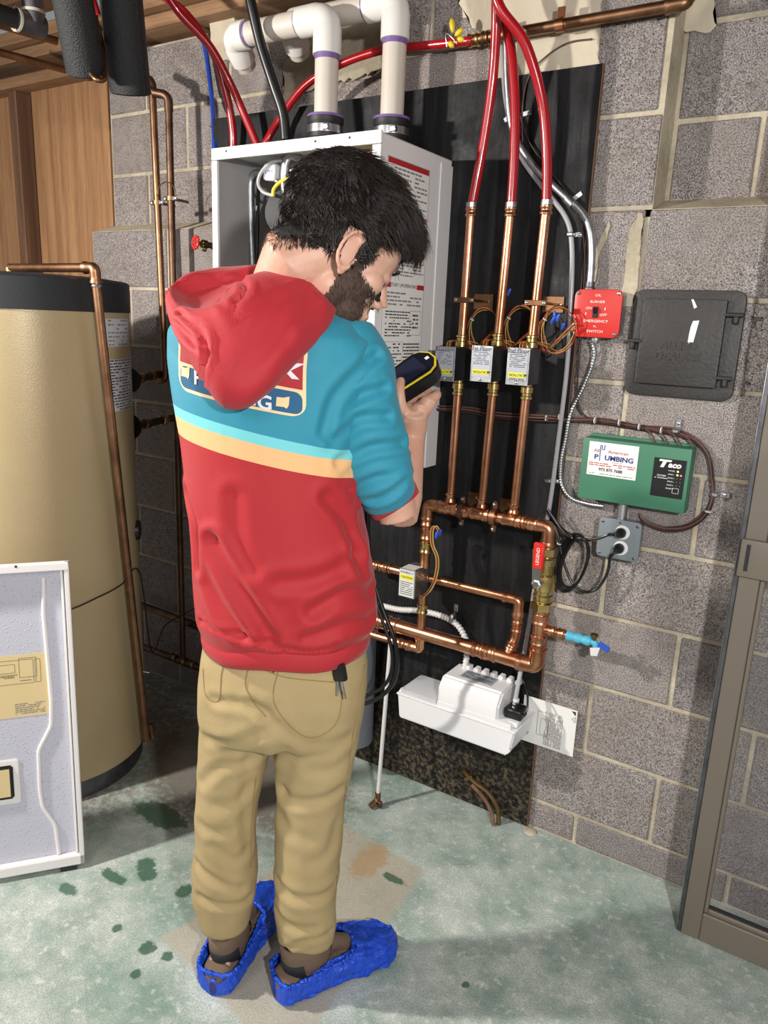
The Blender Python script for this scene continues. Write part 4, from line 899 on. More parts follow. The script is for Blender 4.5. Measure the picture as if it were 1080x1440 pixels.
print_rows(S(lcy, zz-.022), EY, EZ, lw_*.9, .04, 5, 28, 'ink', bo, thick=.001, rh=.45)
outline(S(yc0+.03, bz0+.12), EY, EZ, .05, .05, .001, 'ink_soft', bo, thick=.001)
# parts inside
Yi = -.22
obj('grey_pipe', sweep(cat([A(372, 245, Yi), A(362, 243, Yi), A(354, 250, Yi), A(352, 270, Yi), A(354, 330, Yi), A(356, 380, Yi), A(358, 430, Yi)], 5), .0105, 14), 'galvanized', bo)
obj('black_hose', sweep(cat([A(364, 262, Yi+.02), A(363, 290, Yi+.01), A(362, 340, Yi), A(360, 380, Yi), A(360, 420, Yi)], 4), .0045, 10), 'cable_black', bo)
obj('hose_label', lathe(A(362, 290, Yi+.01), -EZ, [(0, .0055), (.012, .0055)], 10), 'paper', bo)
obj('burner_housing', add_box(B(), Vector((-1.02, -.13, 1.66)), (.22, .16, .24), .02, seg=3), 'gasket', bo)
obj('heat_exchanger', lathe(Vector((-1.0, -.03, 1.50)), -EY, [(0, .14), (.10, .14), (.13, .12), (.14, .05)], 32), 'tin_dark', bo)
c_ = A(397, 300, -.24); obj('fan_drum', lathe(c_+EY*.06, -EY+EX*.2, [(0, .06), (.06, .062), (.075, .056), (.08, .02)], 24), 'gasket', bo)
obj('silver_ring', lathe(c_+Vector((.028, -.01, .01)), Vector((.8, -.5, .1)), [(0, .02), (.0, .026), (.012, .026), (.012, .02)], 20), 'galvanized', bo)
p = A(383, 243, -.26)
obj('igniter_box', add_box(B(), p, (.04, .03, .042), .004, Matrix.Rotation(.1, 3, 'Y')), 'white_plastic', bo); text('0 PR4', .012, p-EY*.0155, EX, EZ, 'pex_blue', bo)
obj('silver_duct', sweep(cat([A(421, 226, -.25), A(410, 220, -.26), A(402, 230, -.27), A(400, 255, -.27), A(403, 275, -.27), A(412, 292, -.26)], 5), .011, 12), 'galvanized', bo)
obj('silver_elbow', sweep(cat([A(398, 228, -.25), A(412, 221, -.25), A(425, 228, -.25)], 4), .013, 12), 'galvanized', bo)
obj('clear_loop', sweep(cat([A(397, 225, -.27), A(380, 229, -.28), A(367, 243, -.285), A(363, 258, -.285), A(370, 270, -.285), A(384, 275, -.28)], 6), .0045, 10), 'clear_tube', bo)
obj('yellow_hose', sweep(cat([A(384, 276, -.28), A(385, 266, -.28), A(394, 256, -.28), A(408, 250, -.275), A(422, 240, -.27), A(436, 225, -.26), A(448, 218, -.25)], 6), .0048, 10), 'yellow_plastic', bo)
for k, (px, py) in enumerate(((411, 240), (415, 236), (408, 246), (390, 255))): obj('bolt', lathe(A(px, py, -.262), -EY, [(0, .006), (.006, .006), (.008, .003)], 6), 'steel', bo)
obj('white_bracket', box(bx1-.12, bx1-.022, -.30, -.24, bz1-.045, bz1-.008, .002), 'manila', bo, False)
for k in range(4): obj('bracket_slot', box(bx1-.11+k*.02, bx1-.10+k*.02, -.302, -.3, bz1-.045, bz1-.03), 'gasket', bo, False)
for k in range(3): obj('lead_wire', sweep(cat([A(398-k*2, 300, -.2), A(396-k*2, 340, -.22), A(386-k*3, 356, -.24), A(372-k*3, 368, -.26), A(362-k*2, 385, -.26)], 5), .0022, 6), ('wire_brown', 'dark_wire', 'wire_red')[k], bo)
obj('copper_tube', sweep([A(390, 315, -.2), A(391, 360, -.2)], .006, 10), 'wire_brown', bo)
# ============================================================ VENT PIPES
def vent(px, pbot, yv, end, label, zrun_px):
    b = A(px, 165, yv); z0 = bz1+.001
    v = thing('vent_pipe', label, 'pipe', (b.x, yv, z0), 'white vent pipes'); R_ = .0302
    top = A(zrun_px[0], zrun_px[1], yv); zr = top.z
    obj('riser', sweep([Vector((b.x, yv, z0+.07)), Vector((b.x, yv, zr-.05))], R_, 24), 'pvc', v)
    pts = fillet([Vector((b.x, yv, zr-.062)), Vector((b.x, yv, zr)), Vector((b.x-.062, yv, zr))], .045, 10)
    path = [pts[0]-EZ*.024, pts[0]-EZ*.0]+pts[1:]+[pts[-1]-EX*.022]
    n = len(path); obj('elbow', sweep(path, [R_+.006]*3+[R_+.004]*(n-6)+[R_+.006]*3, 24), 'pvc_white', v, None, angle=60)
    obj('primer_ring', lathe(Vector((b.x, yv, zr-.086)), -EZ, [(-.002, R_+.0012), (.012, R_+.0012)], 24), 'purple_primer', v)
    obj('primer_ring', lathe(Vector((b.x-.086, yv, zr)), -EX, [(-.002, R_+.001), (.005, R_+.001)], 24), 'purple_primer', v)
    obj('run', sweep([Vector((b.x-.08, yv, zr)), Vector((end, yv, zr))], R_, 24), 'pvc', v)
    # end elbow turning into the wall and down
    e = Vector((end-.02, yv, zr)); ep = fillet([e+EX*.03, e-EX*.025, e+Vector((-.045, .06, -.035))], .035, 8)
    obj('end_elbow', sweep(ep, [R_+.006]*3+[R_+.003]*(len(ep)-5)+[R_+.006]*2, 24), 'pvc_white', v, None, angle=60)
    obj('primer_ring', lathe(e+EX*.031, EX, [(0, R_+.001), (.006, R_+.001)], 24), 'purple_primer', v)
    q = ep[-1]; dq = (ep[-1]-ep[-2]).normalized(); obj('stub', sweep([q, q+dq*.022], R_, 20), 'pvc', v)
    c = thing('rubber_coupling', 'black rubber coupling with steel band under the '+('left' if px < 500 else 'right')+' white vent pipe', 'coupling', (b.x, yv, z0), 'rubber vent couplings')
    obj('sleeve', lathe(Vector((b.x, yv, z0)), EZ, [(0, .047), (.026, .0475), (.034, .047), (.036, .044), (.068, .044), (.072, .047), (.084, .047), (.088, .032)], 28), 'black_rubber', c)
    obj('band_clamp', lathe(Vector((b.x, yv, z0+.046)), EZ, [(0, .0445), (0, .0468), (.018, .0468), (.018, .0445)], 28), 'steel', c)
    obj('clamp_screw', add_box(B(), Vector((b.x+.03, yv-.036, z0+.055)), (.018, .012, .014), .002), 'steel', c)
    obj('primer_rim', lathe(Vector((b.x, yv, z0+.084)), EZ, [(0, .0478), (.006, .047), (.008, .03)], 24), 'purple_primer', c)
vent(458, 175, -.20, A(345, 43, -.20).x, 'left white plastic vent pipe rising from the boiler and turning left', (452, 26))
vent(551, 165, -.115, A(425, 62, -.115).x, 'right white plastic vent pipe rising from the boiler and turning left behind the other', (548, 4))
tag(obj('drain_hose', sweep(cat([A(340, -50, -.28), A(352, 0, -.27), A(366, 60, -.25), A(385, 120, -.23), A(398, 160, -.215), A(402, 198, -.21)], 8), .0135, 16), 'cable_black', None, True), 'thick black hose running from the ceiling to the top of the boiler', 'hose')
# ============================================================ TANK
TC = Vector((-1.771, -.60, 0)); TR_ = .298; TZ = 1.515
tk = thing('water_tank', 'tall beige cylindrical water heater tank with black top cap, at left', 'tank', TC)
obj('base_ring', lathe(TC+EZ*.001, EZ, [(0, TR_-.012), (.06, TR_-.012), (.061, TR_-.03)], 64), 'tin_dark', tk)
obj('jacket', lathe(TC+EZ*.062, EZ, [(0, TR_-.004), (.004, TR_), (TZ-.085-.062, TR_)], 96), 'tank_enamel', tk)
obj('top_cap', lathe(TC+EZ*(TZ-.085), EZ, [(0, TR_-.002), (.001, TR_+.003), (.080, TR_+.003), (.085, TR_-.004), (.092, TR_*.8), (.096, .01)], 96), 'cap_black', tk)
def on_tank(a, z, r=0): return TC+Vector((math.cos(a)*(TR_+r), math.sin(a)*(TR_+r), z))
def tank_label(name, a0, a1, z0, z1, mat, rows, seed, ink='ink_soft'):
    n = 12; vs = []; fs = []
    for i in range(n+1):
        a = a0+(a1-a0)*i/n; vs += [on_tank(a, z0, .0008), on_tank(a, z1, .0008)]
    for i in range(n): fs.append((2*i, 2*i+2, 2*i+3, 2*i+1))
    o = obj(name, (vs, fs), mat, tk, True); r = random.Random(seed); vs = []; fs = []
    for j in range(rows):
        z = z1-(j+.5)*(z1-z0)/rows; a = a0+(a1-a0)*.07; lh = (z1-z0)/rows*.4
        while a < a0+(a1-a0)*.93:
            da = min((a1-a0)*r.uniform(.05, .14), a0+(a1-a0)*.93-a)
            if r.random() < .85:
                k = len(vs); vs += [on_tank(a, z-lh/2, .0012), on_tank(a+da, z-lh/2, .0012), on_tank(a+da, z+lh/2, .0012), on_tank(a, z+lh/2, .0012)]; fs.append((k, k+1, k+2, k+3))
            a += da+(a1-a0)*.03
    obj('printed_rows', (vs, fs), ink, tk, False)
ang = lambda px, py: None
def tank_hit(px, py):
    d = ray(px, py); o = CP; dx, dy = d.x, d.y; ox, oy = o.x-TC.x, o.y-TC.y
    a = dx*dx+dy*dy; b = 2*(ox*dx+oy*dy); c = ox*ox+oy*oy-TR_**2; D_ = b*b-4*a*c
    if D_ < 0: return None
    p = o+d*((-b-math.sqrt(D_))/(2*a)); return math.atan2(p.y-TC.y, p.x-TC.x), p.z
h0 = tank_hit(150, 470); h1 = tank_hit(168, 470)
amax = math.atan2(.531, .847)+.75
a_l = tank_hit(148, 460)[0]; a_r = a_l+.52
tank_label('energy_label', a_l, a_r-.04, tank_hit(150, 488)[1], tank_hit(150, 448)[1], 'grey_label', 7, 5)
tank_label('rating_label', a_l, a_r, tank_hit(155, 580)[1], tank_hit(150, 506)[1], 'grey_label', 18, 6, 'ink')
for k, (px, py) in enumerate(((182, 545), (181, 596), (191, 745))):
    pass
# black port covers and side pipes toward the wall pipes
aS = math.atan2(.82, .57)
for k, (py, y_end, l_) in enumerate(((533, 224, 'upper'), (596, 246, 'middle'))):
    z = at(205, py, -.26).z; pstart = Vector((TC.x+.12, -.335, z)); pend = Vector((A(y_end, py, -.1).x, -.10, z)); 
    pstart = on_tank(math.radians(64), z, .004); pend = Vector((A(y_end, py, -.085).x, -.085, z))
    t = thing('tank_side_pipe', l_+' short dark copper pipe from the tank side toward the wall pipes', 'pipe', pstart, 'pipes at the tank side')
    obj('escutcheon', lathe(on_tank(math.radians(64), z, -.004), pend-pstart, [(0, .04), (.006, .038), (.008, .02)], 20), 'black_rubber', t)
    obj('pipe', sweep([pstart, pend], .0125, 12), 'copper_dull', t); collar('coupling', pstart.lerp(pend, .3), pend-pstart, .0125, .03, 'copper_aged', t); collar('coupling', pstart.lerp(pend, .72), pend-pstart, .0125, .03, 'brass' if k else 'copper_aged', t)
z = at(192, 745, -.4).z
obj('port_cover', lathe(on_tank(math.radians(42), z, -.003), Vector((math.cos(math.radians(42)), math.sin(math.radians(42)), 0)), [(0, .032), (.012, .03), (.014, .02)], 20), 'black_plastic', tk)
tag(obj('thin_wire', sweep(cat([on_tank(math.radians(-60), .63, .003), on_tank(math.radians(-25), .615, .003), on_tank(math.radians(0), .635, .003), on_tank(math.radians(15), .645, .004), on_tank(math.radians(30), .66, .02), A(213, 915, -.3), A(232, 880, -.2), A(262, 862, -.1), A(300, 840, -.05)], 7), .0022, 6), 'cable_black', None, True), 'thin black wire wrapped around the tank and trailing to the wall', 'wire')
tag(obj('twist_tie', sweep(cat([A(170, 972, -.46), A(183, 950, -.46), A(188, 945, -.45), A(196, 944, -.44), A(210, 946, -.43)], 5), .0016, 6), 'zip_tie', None, True), 'pale twist tie where the wire crosses the copper pipe', 'tie')
# discharge pipe on the tank
dp = thing('discharge_pipe', 'copper pipe leaving the tank top and running down its front to the floor', 'pipe', (-1.44, -.49, .09))
ct_ = A(133, 377, -.60); ct_.z = 1.541; cb_ = Vector((-1.452, -.475, .115)); le = atz(-60, 372, 1.541)
ct_ = atz(133, 377, 1.541) if False else ct_
obj('top_run', sweep([Vector((-1.80, -.60, 1.541)), ct_-Vector((.03, 0, 0))], .0118, 14), 'copper_aged', dp)
obj('tank_nipple', sweep([Vector((-1.80, -.60, 1.50)), Vector((-1.80, -.60, 1.541))], .014, 12), 'brass', dp)
elbow('elbow', ct_-EX, ct_, cb_, .0118, .022, 'copper_aged', dp)
dn = (cb_-ct_).normalized(); obj('drop', sweep([ct_+dn*.025, cb_], .0118, 14), 'copper_aged', dp)
obj('solder_ring', lathe(ct_+dn*.042, dn, [(0, .0125), (.003, .014), (.006, .0125)], 14), 'galvanized', dp)
obj('corroded_tip', lathe(Vector((-1.448, -.463, .17)), Vector((.1, .1, -1)), [(0, .004), (.004, .010), (.02, .012), (.04, .008), (.05, .011), (.055, .004)], 10), 'copper_dull', dp)
# ============================================================ PIPES ON THE LEFT WALL
for k, (tx, ty, bx_, by_, yy, l_) in enumerate(((214, 118, 232, 514, -.075, 'left'), (237, 140, 257, 925, -.075, 'right'))):
    b = A(bx_, by_, yy); t_ = A(tx, ty, yy)
    p_ = thing('copper_riser', l_+' of two dull brown copper pipes running down the wall left of the boiler', 'pipe', (b.x, yy, b.z), 'brown copper risers')
    pts = fillet([Vector((b.x-.001, yy, b.z)), t_, t_+Vector((0, .04, .055)) if False else t_+Vector((-.03, -.01, .03)), t_+Vector((-.06, -.03, .035))], .02, 6)
    obj('pipe', sweep([b, t_-EZ*.02], .0118, 14), 'copper_aged' if k == 0 else 'copper_dull', p_)
    obj('top_elbow', sweep(fillet([t_-EZ*.035, t_+EZ*.012, t_+Vector((-.045, -.02, .02))], .022, 7), .0138, 14), 'copper_dull', p_)
    obj('top_pipe', sweep([t_+Vector((-.03, -.013, .018)), t_+Vector((-.10, -.06, .04))], .0115, 12), 'copper_dull', p_)
    m = b.lerp(t_, .5); mm = A((224, 247)[k], (285, 279)[k], yy); m = Vector((b.x+(t_.x-b.x)*(mm.z-b.z)/(t_.z-b.z), yy, mm.z))
    h_ = thing('pipe_hanger', 'small steel bell hanger on the '+l_+' brown copper pipe', 'hanger', m, 'pipe hangers')
    obj('clamp_ring', lathe(m-EZ*.006, EZ, [(0, .0125), (0, .016), (.012, .016), (.012, .0125)], 16), 'bronze_old', h_)
    for s in (-1, 1):
        obj('ear', add_box(B(), m+Vector((s*.022, -.004, 0)), (.016, .004, .013), .001), 'steel', h_, False); screw(m+Vector((s*.024, -.007, 0)), -EY, h_, .0055)
    obj('wall_stem', sweep([m+EY*.014, Vector((m.x, -.001, m.z))], .0045, 8), 'bronze_old', h_)
obj_ = tag(obj('wire_hoop', sweep(cat([A(222, 275, -.09), A(224, 262, -.09), A(234, 256, -.09), A(244, 262, -.09), A(247, 276, -.09)], 5), .0018, 6), 'bronze_old', None, True), 'bent wire hoop linking the two pipe hangers', 'wire')
tag(obj('bottom_elbow', sweep(fillet([A(232, 510, -.075), A(233, 532, -.078), A(222, 535, -.082)], .02, 6), .0138, 12), 'copper_aged', None), 'soldered elbow at the foot of the left brown pipe', 'elbow')
fp = thing('floor_pipe', 'dull copper pipe running low along the wall behind the tank', 'pipe', (-1.7, -.06, .16))
z = A(258, 930, -.075).z; obj('pipe', sweep([Vector((-2.0, -.075, z-.005)), Vector((-1.3, -.075, z))], .0125, 12), 'copper_dull', fp)
for px in (245, 258, 270): collar('coupling', Vector((A(px, 930, -.075).x, -.075, z)), EX, .0125, .03, 'bronze_old', fp)
z = A(240, 865, -.04).z; f2 = tag(obj('wall_pipe', sweep([Vector((-2.0, -.04, z)), Vector((-1.2, -.04, z-.02))], .014, 12), 'copper_dull', None), 'dark horizontal pipe on the wall above the floor pipe, right of the tank', 'pipe')
# hand wheel valve
hw = thing('wheel_valve', 'small brass valve with red hand wheel left of the boiler', 'valve', A(276, 341, -.16))
c_ = A(275, 341, -.17); e_ = A(304, 347, -.10); d = (c_-e_).normalized()
obj('inlet_stub', sweep([e_, Vector((bx0+.002, e_.y, e_.z))], .008, 10), 'bronze_old', hw); obj('valve_body', lathe(e_, d, [(0, .008), (.01, .012), (.018, .009), (.03, .009), (.034, .013), (.05, .013), (.052, .006), ((c_-e_).length, .005)], 12), 'bronze_old', hw)
x_, y_ = frame_for(d); wr = .0165
obj('wheel_rim', sweep([c_+(x_*math.cos(2*PI*k/24)+y_*math.sin(2*PI*k/24))*(wr+.0016*math.cos(k*PI)) for k in range(24)], .0042, 8, closed=True), 'red_paint', hw)
for k in range(3): v_ = x_*math.cos(PI*k/3)+y_*math.sin(PI*k/3); obj('wheel_spoke', sweep([c_-v_*wr, c_+v_*wr], .0028, 6), 'red_paint', hw)
obj('wheel_nut', lathe(c_, d, [(0, .006), (.005, .005)], 6), 'steel', hw)
obj('drain_cap', lathe(c_-d*.03, -EZ, [(0, .006), (.018, .008), (.022, .004)], 8), 'brass', hw)
for px, py in ((302, 177), (302, 301), (302, 335)):
    p = A(px, py, -.0); p = Vector((p.x, .06 if False else -.0, p.z))
for py, l_ in ((178, 'upper'), (301, 'lower')):
    p = A(301, py, .075 if py < 250 else .03)
    s = thing('tube_clamp', 'tiny clamp holding the blue tube, '+l_+' one', 'clamp', p, 'blue tube clamps'); obj('band', add_box(B(), p, (.022, .02, .007), .002), 'black_plastic' if py < 250 else 'galvanized', s); screw(p+Vector((-.004, -.010, 0)), -EY, s, .003)
# ============================================================ OVERHEAD PIPES AND INSULATION
for k, (bt, tp, yb_, yt_, rr_) in enumerate((((121, 103), (86, -90), -.50, -.62, .049), ((184, 132), (160, -100), -.36, -.46, .0545))):
    b, t_ = A(*bt, yb_), A(*tp, yt_); d = (t_-b).normalized()
    o_ = thing('pipe_insulation', ('shorter left' if k == 0 else 'longer right')+' of two thick black foam sleeves hanging from the ceiling', 'insulation', b, 'black foam pipe sleeves')
    obj('foam_sleeve', lathe(b, d, [(.012, .020), (0, .026), (0, rr_-.004), (.004, rr_), ((t_-b).length, rr_)], 32), 'black_foam', o_)
    x_, y_ = frame_for(d)
    if k: obj('dark_core', lathe(b-d*.0012, d, [(0, .001), (.0004, .021), (.001, .021)], 20), 'gasket', o_)
    if k: obj('seam', sweep([b-x_*rr_*.0+y_*rr_*.99, t_+y_*rr_*.99], .0012, 5), 'gasket', o_)
    obj('copper_end', sweep(cat([b+d*.05, b+d*.0, b-d*.012+EX*.01, b-d*.008+EX*.045], 4) if k == 0 else [b+d*.05-x_*.012, b+d*.002-x_*.012], .0085, 10), 'copper_aged' if k == 0 else 'gasket', o_)
ib = A(141, 30, -.42)
tag(obj('bare_copper_link', sweep(cat([A(128, 104, -.52), A(136, 112, -.52), A(146, 112, -.5), A(147, 100, -.48), A(143, 60, -.45), A(128, 0, -.42)], 5), .0065, 10), 'copper_aged', None), 'short bent copper pipe end below the left foam sleeve', 'pipe')
tag(obj('pex_tube', sweep([A(128, -10, -.44), A(138, 22, -.43)], .009, 10), 'pex_red', None), 'short red tube end between the two black foam sleeves', 'tube', None)
tag(obj('pipe_end_cap', lathe(A(140, 40, -.43), -EY-EZ*.5, [(0, .011), (.012, .011), (.012, .006)], 14), 'steel', None), 'round silver pipe end between the foam sleeves', 'fitting')
zz = 2.26
for k, (p0, p1, r, m_, l_) in enumerate((((-40, 5), (36, 32), .026, 'black_rubber', 'thick dark pipe at the top left corner under the joists'), ((-30, 26), (80, 58), .012, 'copper_aged', 'thin copper pipe beside the thick dark pipe at top left'), ((-30, 66), (92, 98), .0125, 'copper_aged', 'lower copper pipe crossing the top left corner'))):
    a_, b_ = atz(*p0, zz), atz(*p1, zz); b_ = a_+(b_-a_)*1.0
    o_ = thing('overhead_pipe', l_, 'pipe', a_.lerp(b_, .5), None); obj('pipe', sweep([a_, b_], r, 14), m_, o_)
    if k == 0:
        c_ = atz(48, 35, zz); obj('tee_body', sweep([a_.lerp(b_, .8), c_+(b_-a_).normalized()*.03], .031, 18), 'tin_dark', o_); obj('tee_ring', lathe(a_.lerp(b_, .8), b_-a_, [(0, .033), (.008, .033)], 18), 'pvc', o_); obj('tee_branch', sweep([c_, c_+Vector((.0, 0, .16))], .032, 18), 'tin_dark', o_)
        obj('tee_ring', lathe(c_+EZ*.03, EZ, [(0, .034), (.008, .034)], 18), 'pvc', o_)
# ============================================================ BOILER COVER LEANING BY THE TANK
wdv = Vector((-.613, -.790, 0)).normalized(); nh = Vector((wdv.y*-1, wdv.x, 0)); nh = Vector((.790, -.613, 0))
br = Vector((-1.239, -.864, .0025)); up = (Vector((0, 0, .803))-nh*.11).normalized(); Wc, Hc = .56, .81
nn = wdv.cross(up); nn = nn if nn.dot(nh) > 0 else -nn       # faces the room
br = br+EZ*.012
cv = thing('boiler_cover', 'white metal boiler front cover leaning upright, wet inner side facing the room', 'cover', br+wdv*.26)
Cp = lambda u, v, n=0: br+wdv*u+up*v+nn*n
def slab(u0, u1, v0, v1, n0, n1, bev=.002, bm=None):
    bm = bm or B(); vs = [bm.verts.new(Cp(u, v, n)) for u in (u0, u1) for v in (v0, v1) for n in (n0, n1)]
    for f in ((0, 1, 3, 2), (4, 6, 7, 5), (0, 4, 5, 1), (2, 3, 7, 6), (0, 2, 6, 4), (1, 5, 7, 3)): bm.faces.new([vs[i] for i in f])
    if bev: bmesh.ops.bevel(bm, geom=bm.edges[:], offset=bev, segments=2, affect='EDGES')
    return bm
obj('sheet', slab(0, Wc, 0, Hc, -.024, -.021, 0), 'wet_white', cv, False)
obj('rim', slab(0, .012, 0, Hc, -.022, .003), 'white_enamel', cv); obj('rim', slab(Wc-.012, Wc, 0, Hc, -.022, .003), 'white_enamel', cv)
obj('rim', slab(.0, Wc, Hc-.020, Hc, -.022, .005), 'white_enamel', cv); obj('rim', slab(0, Wc, 0, .026, -.022, .003), 'white_enamel', cv)
obj('inner_lip', slab(.016, .022, .03, Hc-.022, -.022, -.008, .001), 'white_enamel', cv)
def cpx(px, py):
    d = ray(px, py); o = CP-Cp(0, 0, -.02); t = -(o.dot(nn))/d.dot(nn); p = CP+d*t; q = p-br; return q.dot(wdv), q.dot(up)
gp = [cpx(*q) for q in ((61, 812), (61, 860), (72, 985), (72, 1020), (54, 1055), (56, 1110), (60, 1135), (78, 1160), (83, 1200))]
obj('gasket_channel', sweep(fillet([Cp(u, v, -.019) for u, v in gp], .012, 4), .0052, 10), 'white_enamel', cv)
obj('gasket_channel', sweep(fillet([Cp(Wc-u, v, -.019) for u, v in gp], .012, 4), .0052, 10), 'white_enamel', cv)
(u0, v0), (u1, v1) = cpx(65, 917), cpx(66, 1004)
lcx = (u0+.40)/2
obj('wiring_label', slab(u0-.0, .40, v1, v0, -.0208, -.0202, 0), 'manila', cv, False)
def cvtext(rows, uc, vc, w, h, seed, mat='ink_soft', **k): return print_rows(Cp(uc, vc, -.0202), -wdv, up, w, h, rows, seed, mat, cv, thick=.0004, **k)
for (uc, vc, w, h) in ((lcx, v0-.045, .30-.03, .062), (u0+.045, v0-.035, .04, .05), (u0+.10, v0-.035, .05, .022), (u0+.022, v0-.045, .012, .06)): outline(Cp(uc, vc, -.0202), -wdv, up, w, h, .0009, 'ink', cv, thick=.0004)
cvtext(6, u0+.045, v1+.022, .07, .03, 5); cvtext(3, u0+.09, v0-.055, .05, .01, 6, 'ink'); cvtext(1, u0+.05, v0-.068, .03, .004, 7, 'ink'); cvtext(2, u0+.14, v0-.03, .04, .015, 8)
cvtext(4, u0+.22, v1+.03, .10, .04, 9)
(uw, vw0), (_, vw1) = cpx(18, 1075), cpx(18, 1122)
wn = obj('window_bezel', slab(uw, uw+.11, vw1, vw0, -.021, -.012, .004), 'black_plastic', cv)
obj('window_pane', slab(uw+.008, uw+.102, vw1+.008, vw0-.008, -.0118, -.0112, 0), 'manila', wn, False, 'pale window insert')
obj('window_recess', slab(uw-.014, uw+.124, vw1-.014, vw0+.014, -.0212, -.0175, .003), 'white_enamel', cv)
for a in (.12, .40): obj('screw_hole', lathe(Cp(a, Hc-.003, .0052), nn, [(0, .0035), (.0005, .0035)], 8), 'ink', cv, False)
obj('foot_pad', slab(.02, .06, -.0135, 0, -.02, .0, 0), 'gasket', cv, False); obj('foot_pad', slab(Wc-.06, Wc-.02, -.0135, 0, -.02, .0, 0), 'gasket', cv, False)
# ============================================================ PERSON
RH = Vector((math.cos(YAW), math.sin(YAW), 0))
def mset(name, col, **k): return M(name, col, **k)
t = NT('skin'); n = t.noise(60, 4); n2 = t.noise(9, 3); c = t.mix(n, lin(196, 150, 128), lin(214, 170, 148)); c = t.mix(t.ramp(n2, [(.4, 0), (.7, .3)]), c, lin(204, 134, 114)); t.base(c); t.set(rough=.5, sss=.12); t.bump(n, .0005)
M('hair_dark', lin(40, 32, 29), .42, var=.3, scale=90); M('hair_cap', lin(24, 19, 18), .7, var=.2, scale=90); M('beard_dark', lin(62, 48, 40), .6, var=.3, scale=90)
M('fabric_red', lin(172, 32, 42), .72, var=.06, scale=14, bump=.0005, bscale=500, sheen=.1)
M('khaki', lin(172, 150, 108), .85, var=.14, scale=11, bump=.0008, bscale=420); M('khaki_stitch', lin(150, 124, 80), .85, var=.05)
M('shoe_brown', lin(112, 92, 76), .85, var=.15, scale=30, bump=.001, bscale=300); M('lace', lin(92, 78, 66), .8)
t = NT('cover_blue'); v = t.mapping((60, 60, 25)); n = t.noise(1, 4, .6, v, 1.5); t.base(lin(26, 78, 208)); t.set(rough=.32, trans=0); t.bump(n, .006)
t = NT('hoodie_cloth'); X, Y, Z = t.sep(); cen = pd(390, 600, 1.37)
u = t.math('ADD', t.math('MULTIPLY', X, RH.x), t.math('ADD', t.math('MULTIPLY', Y, RH.y), -(cen.x*RH.x+cen.y*RH.y)))
s = t.math('ADD', Z, t.math('MULTIPLY', u, .21))
def step(v): return t.math('GREATER_THAN', s, v)
c = t.mix(step(1.197), lin(170, 28, 36), lin(228, 178, 124)); c = t.mix(step(1.229), c, lin(112, 198, 204)); c = t.mix(step(1.247), c, lin(38, 134, 158))
c = t.mix(t.noise(12, 3), c, c) ; t.base(c); t.set(rough=.7, sheen=.1); t.bump(t.noise(500, 3), .0005)
def ellring(c, a, b, n=36, ax=RH, ay=FH, p=2.3):
    out = []
    for k in range(n):
        th = 2*PI*k/n; cx, sy = math.cos(th), math.sin(th)
        out.append(Vector(c)+ax*a*math.copysign(abs(cx)**(2/p), cx)+ay*b*math.copysign(abs(sy)**(2/p), sy))
    return out
def ring_px(py, L, Rr, D, b):
    l = pd(L, py-(Rr-L)*.021, D); r = pd(Rr, py+(Rr-L)*.021, D); c = (l+r)/2; return c, (r-l).dot(RH)/2, b
def loft(bm, rings, p=2.3):
    rr = [[bm.verts.new(q) for q in ellring(c, a, b, p=p)] for c, a, b in rings]; n = 36
    for A_, B_ in zip(rr, rr[1:]):
        for k in range(n): bm.faces.new((A_[k], A_[(k+1) % n], B_[(k+1) % n], B_[k]))
    bm.faces.new(rr[0][::-1]); bm.faces.new(rr[-1])
def ellipsoid(bm, c, ax, rad, seg=20):
    """ax: three unit vectors, rad: three radii"""
    m = Matrix([[ax[j][i]*rad[j] for j in range(3)]+[Vector(c)[i]] for i in range(3)]+[[0, 0, 0, 1]])
    bmesh.ops.create_uvsphere(bm, u_segments=seg, v_segments=seg//2+2, radius=1, matrix=m)
def remesh(bm, voxel, smooth=4, factor=.5):
    me = bpy.data.meshes.new('tmp'); bmesh.ops.recalc_face_normals(bm, faces=bm.faces[:]); bm.to_mesh(me); bm.free()
    o = bpy.data.objects.new('tmp', me); COL.objects.link(o)
    m = o.modifiers.new('r', 'REMESH'); m.mode = 'VOXEL'; m.voxel_size = voxel; m.adaptivity = 0
    if smooth: s_ = o.modifiers.new('s', 'SMOOTH'); s_.iterations = smooth; s_.factor = factor
    dg = bpy.context.evaluated_depsgraph_get(); out = bpy.data.meshes.new_from_object(o.evaluated_get(dg))
    bpy.data.objects.remove(o); bpy.data.meshes.remove(me); return out
def get(me):
    n = len(me.vertices); co = np.empty(n*3); me.vertices.foreach_get('co', co); no = np.empty(n*3); me.vertices.foreach_get('normal', no); return co.reshape(-1, 3), no.reshape(-1, 3)
def put(me, co): me.vertices.foreach_set('co', co.ravel()); me.update()
def crease(co, pts, width, depth, ridge=.6):
    P_ = np.array([list(p) for p in cat(pts, 5)]); best = np.full(len(co), 1e9)
    for a, b in zip(P_, P_[1:]):
        ab = b-a; tt = np.clip(((co-a)@ab)/(ab@ab+1e-12), 0, 1); d = np.linalg.norm(co-(a+tt[:, None]*ab), axis=1); best = np.minimum(best, d)
    x = best/width
    return -depth*np.exp(-x*x)+depth*ridge*np.exp(-(x-1.9)**2*1.4)
def nz(co, sx, sy, sz, off=0, seed=0):
    c0 = np.array(cen); q = co-c0; r = q@np.array(RH); f = q@np.array(FH); out = np.empty(len(co))
    nn_ = noise.noise
    for i in range(len(co)): out[i] = nn_((r[i]*sx+seed, f[i]*sy+off, q[i, 2]*sz+seed*.7))
    return out
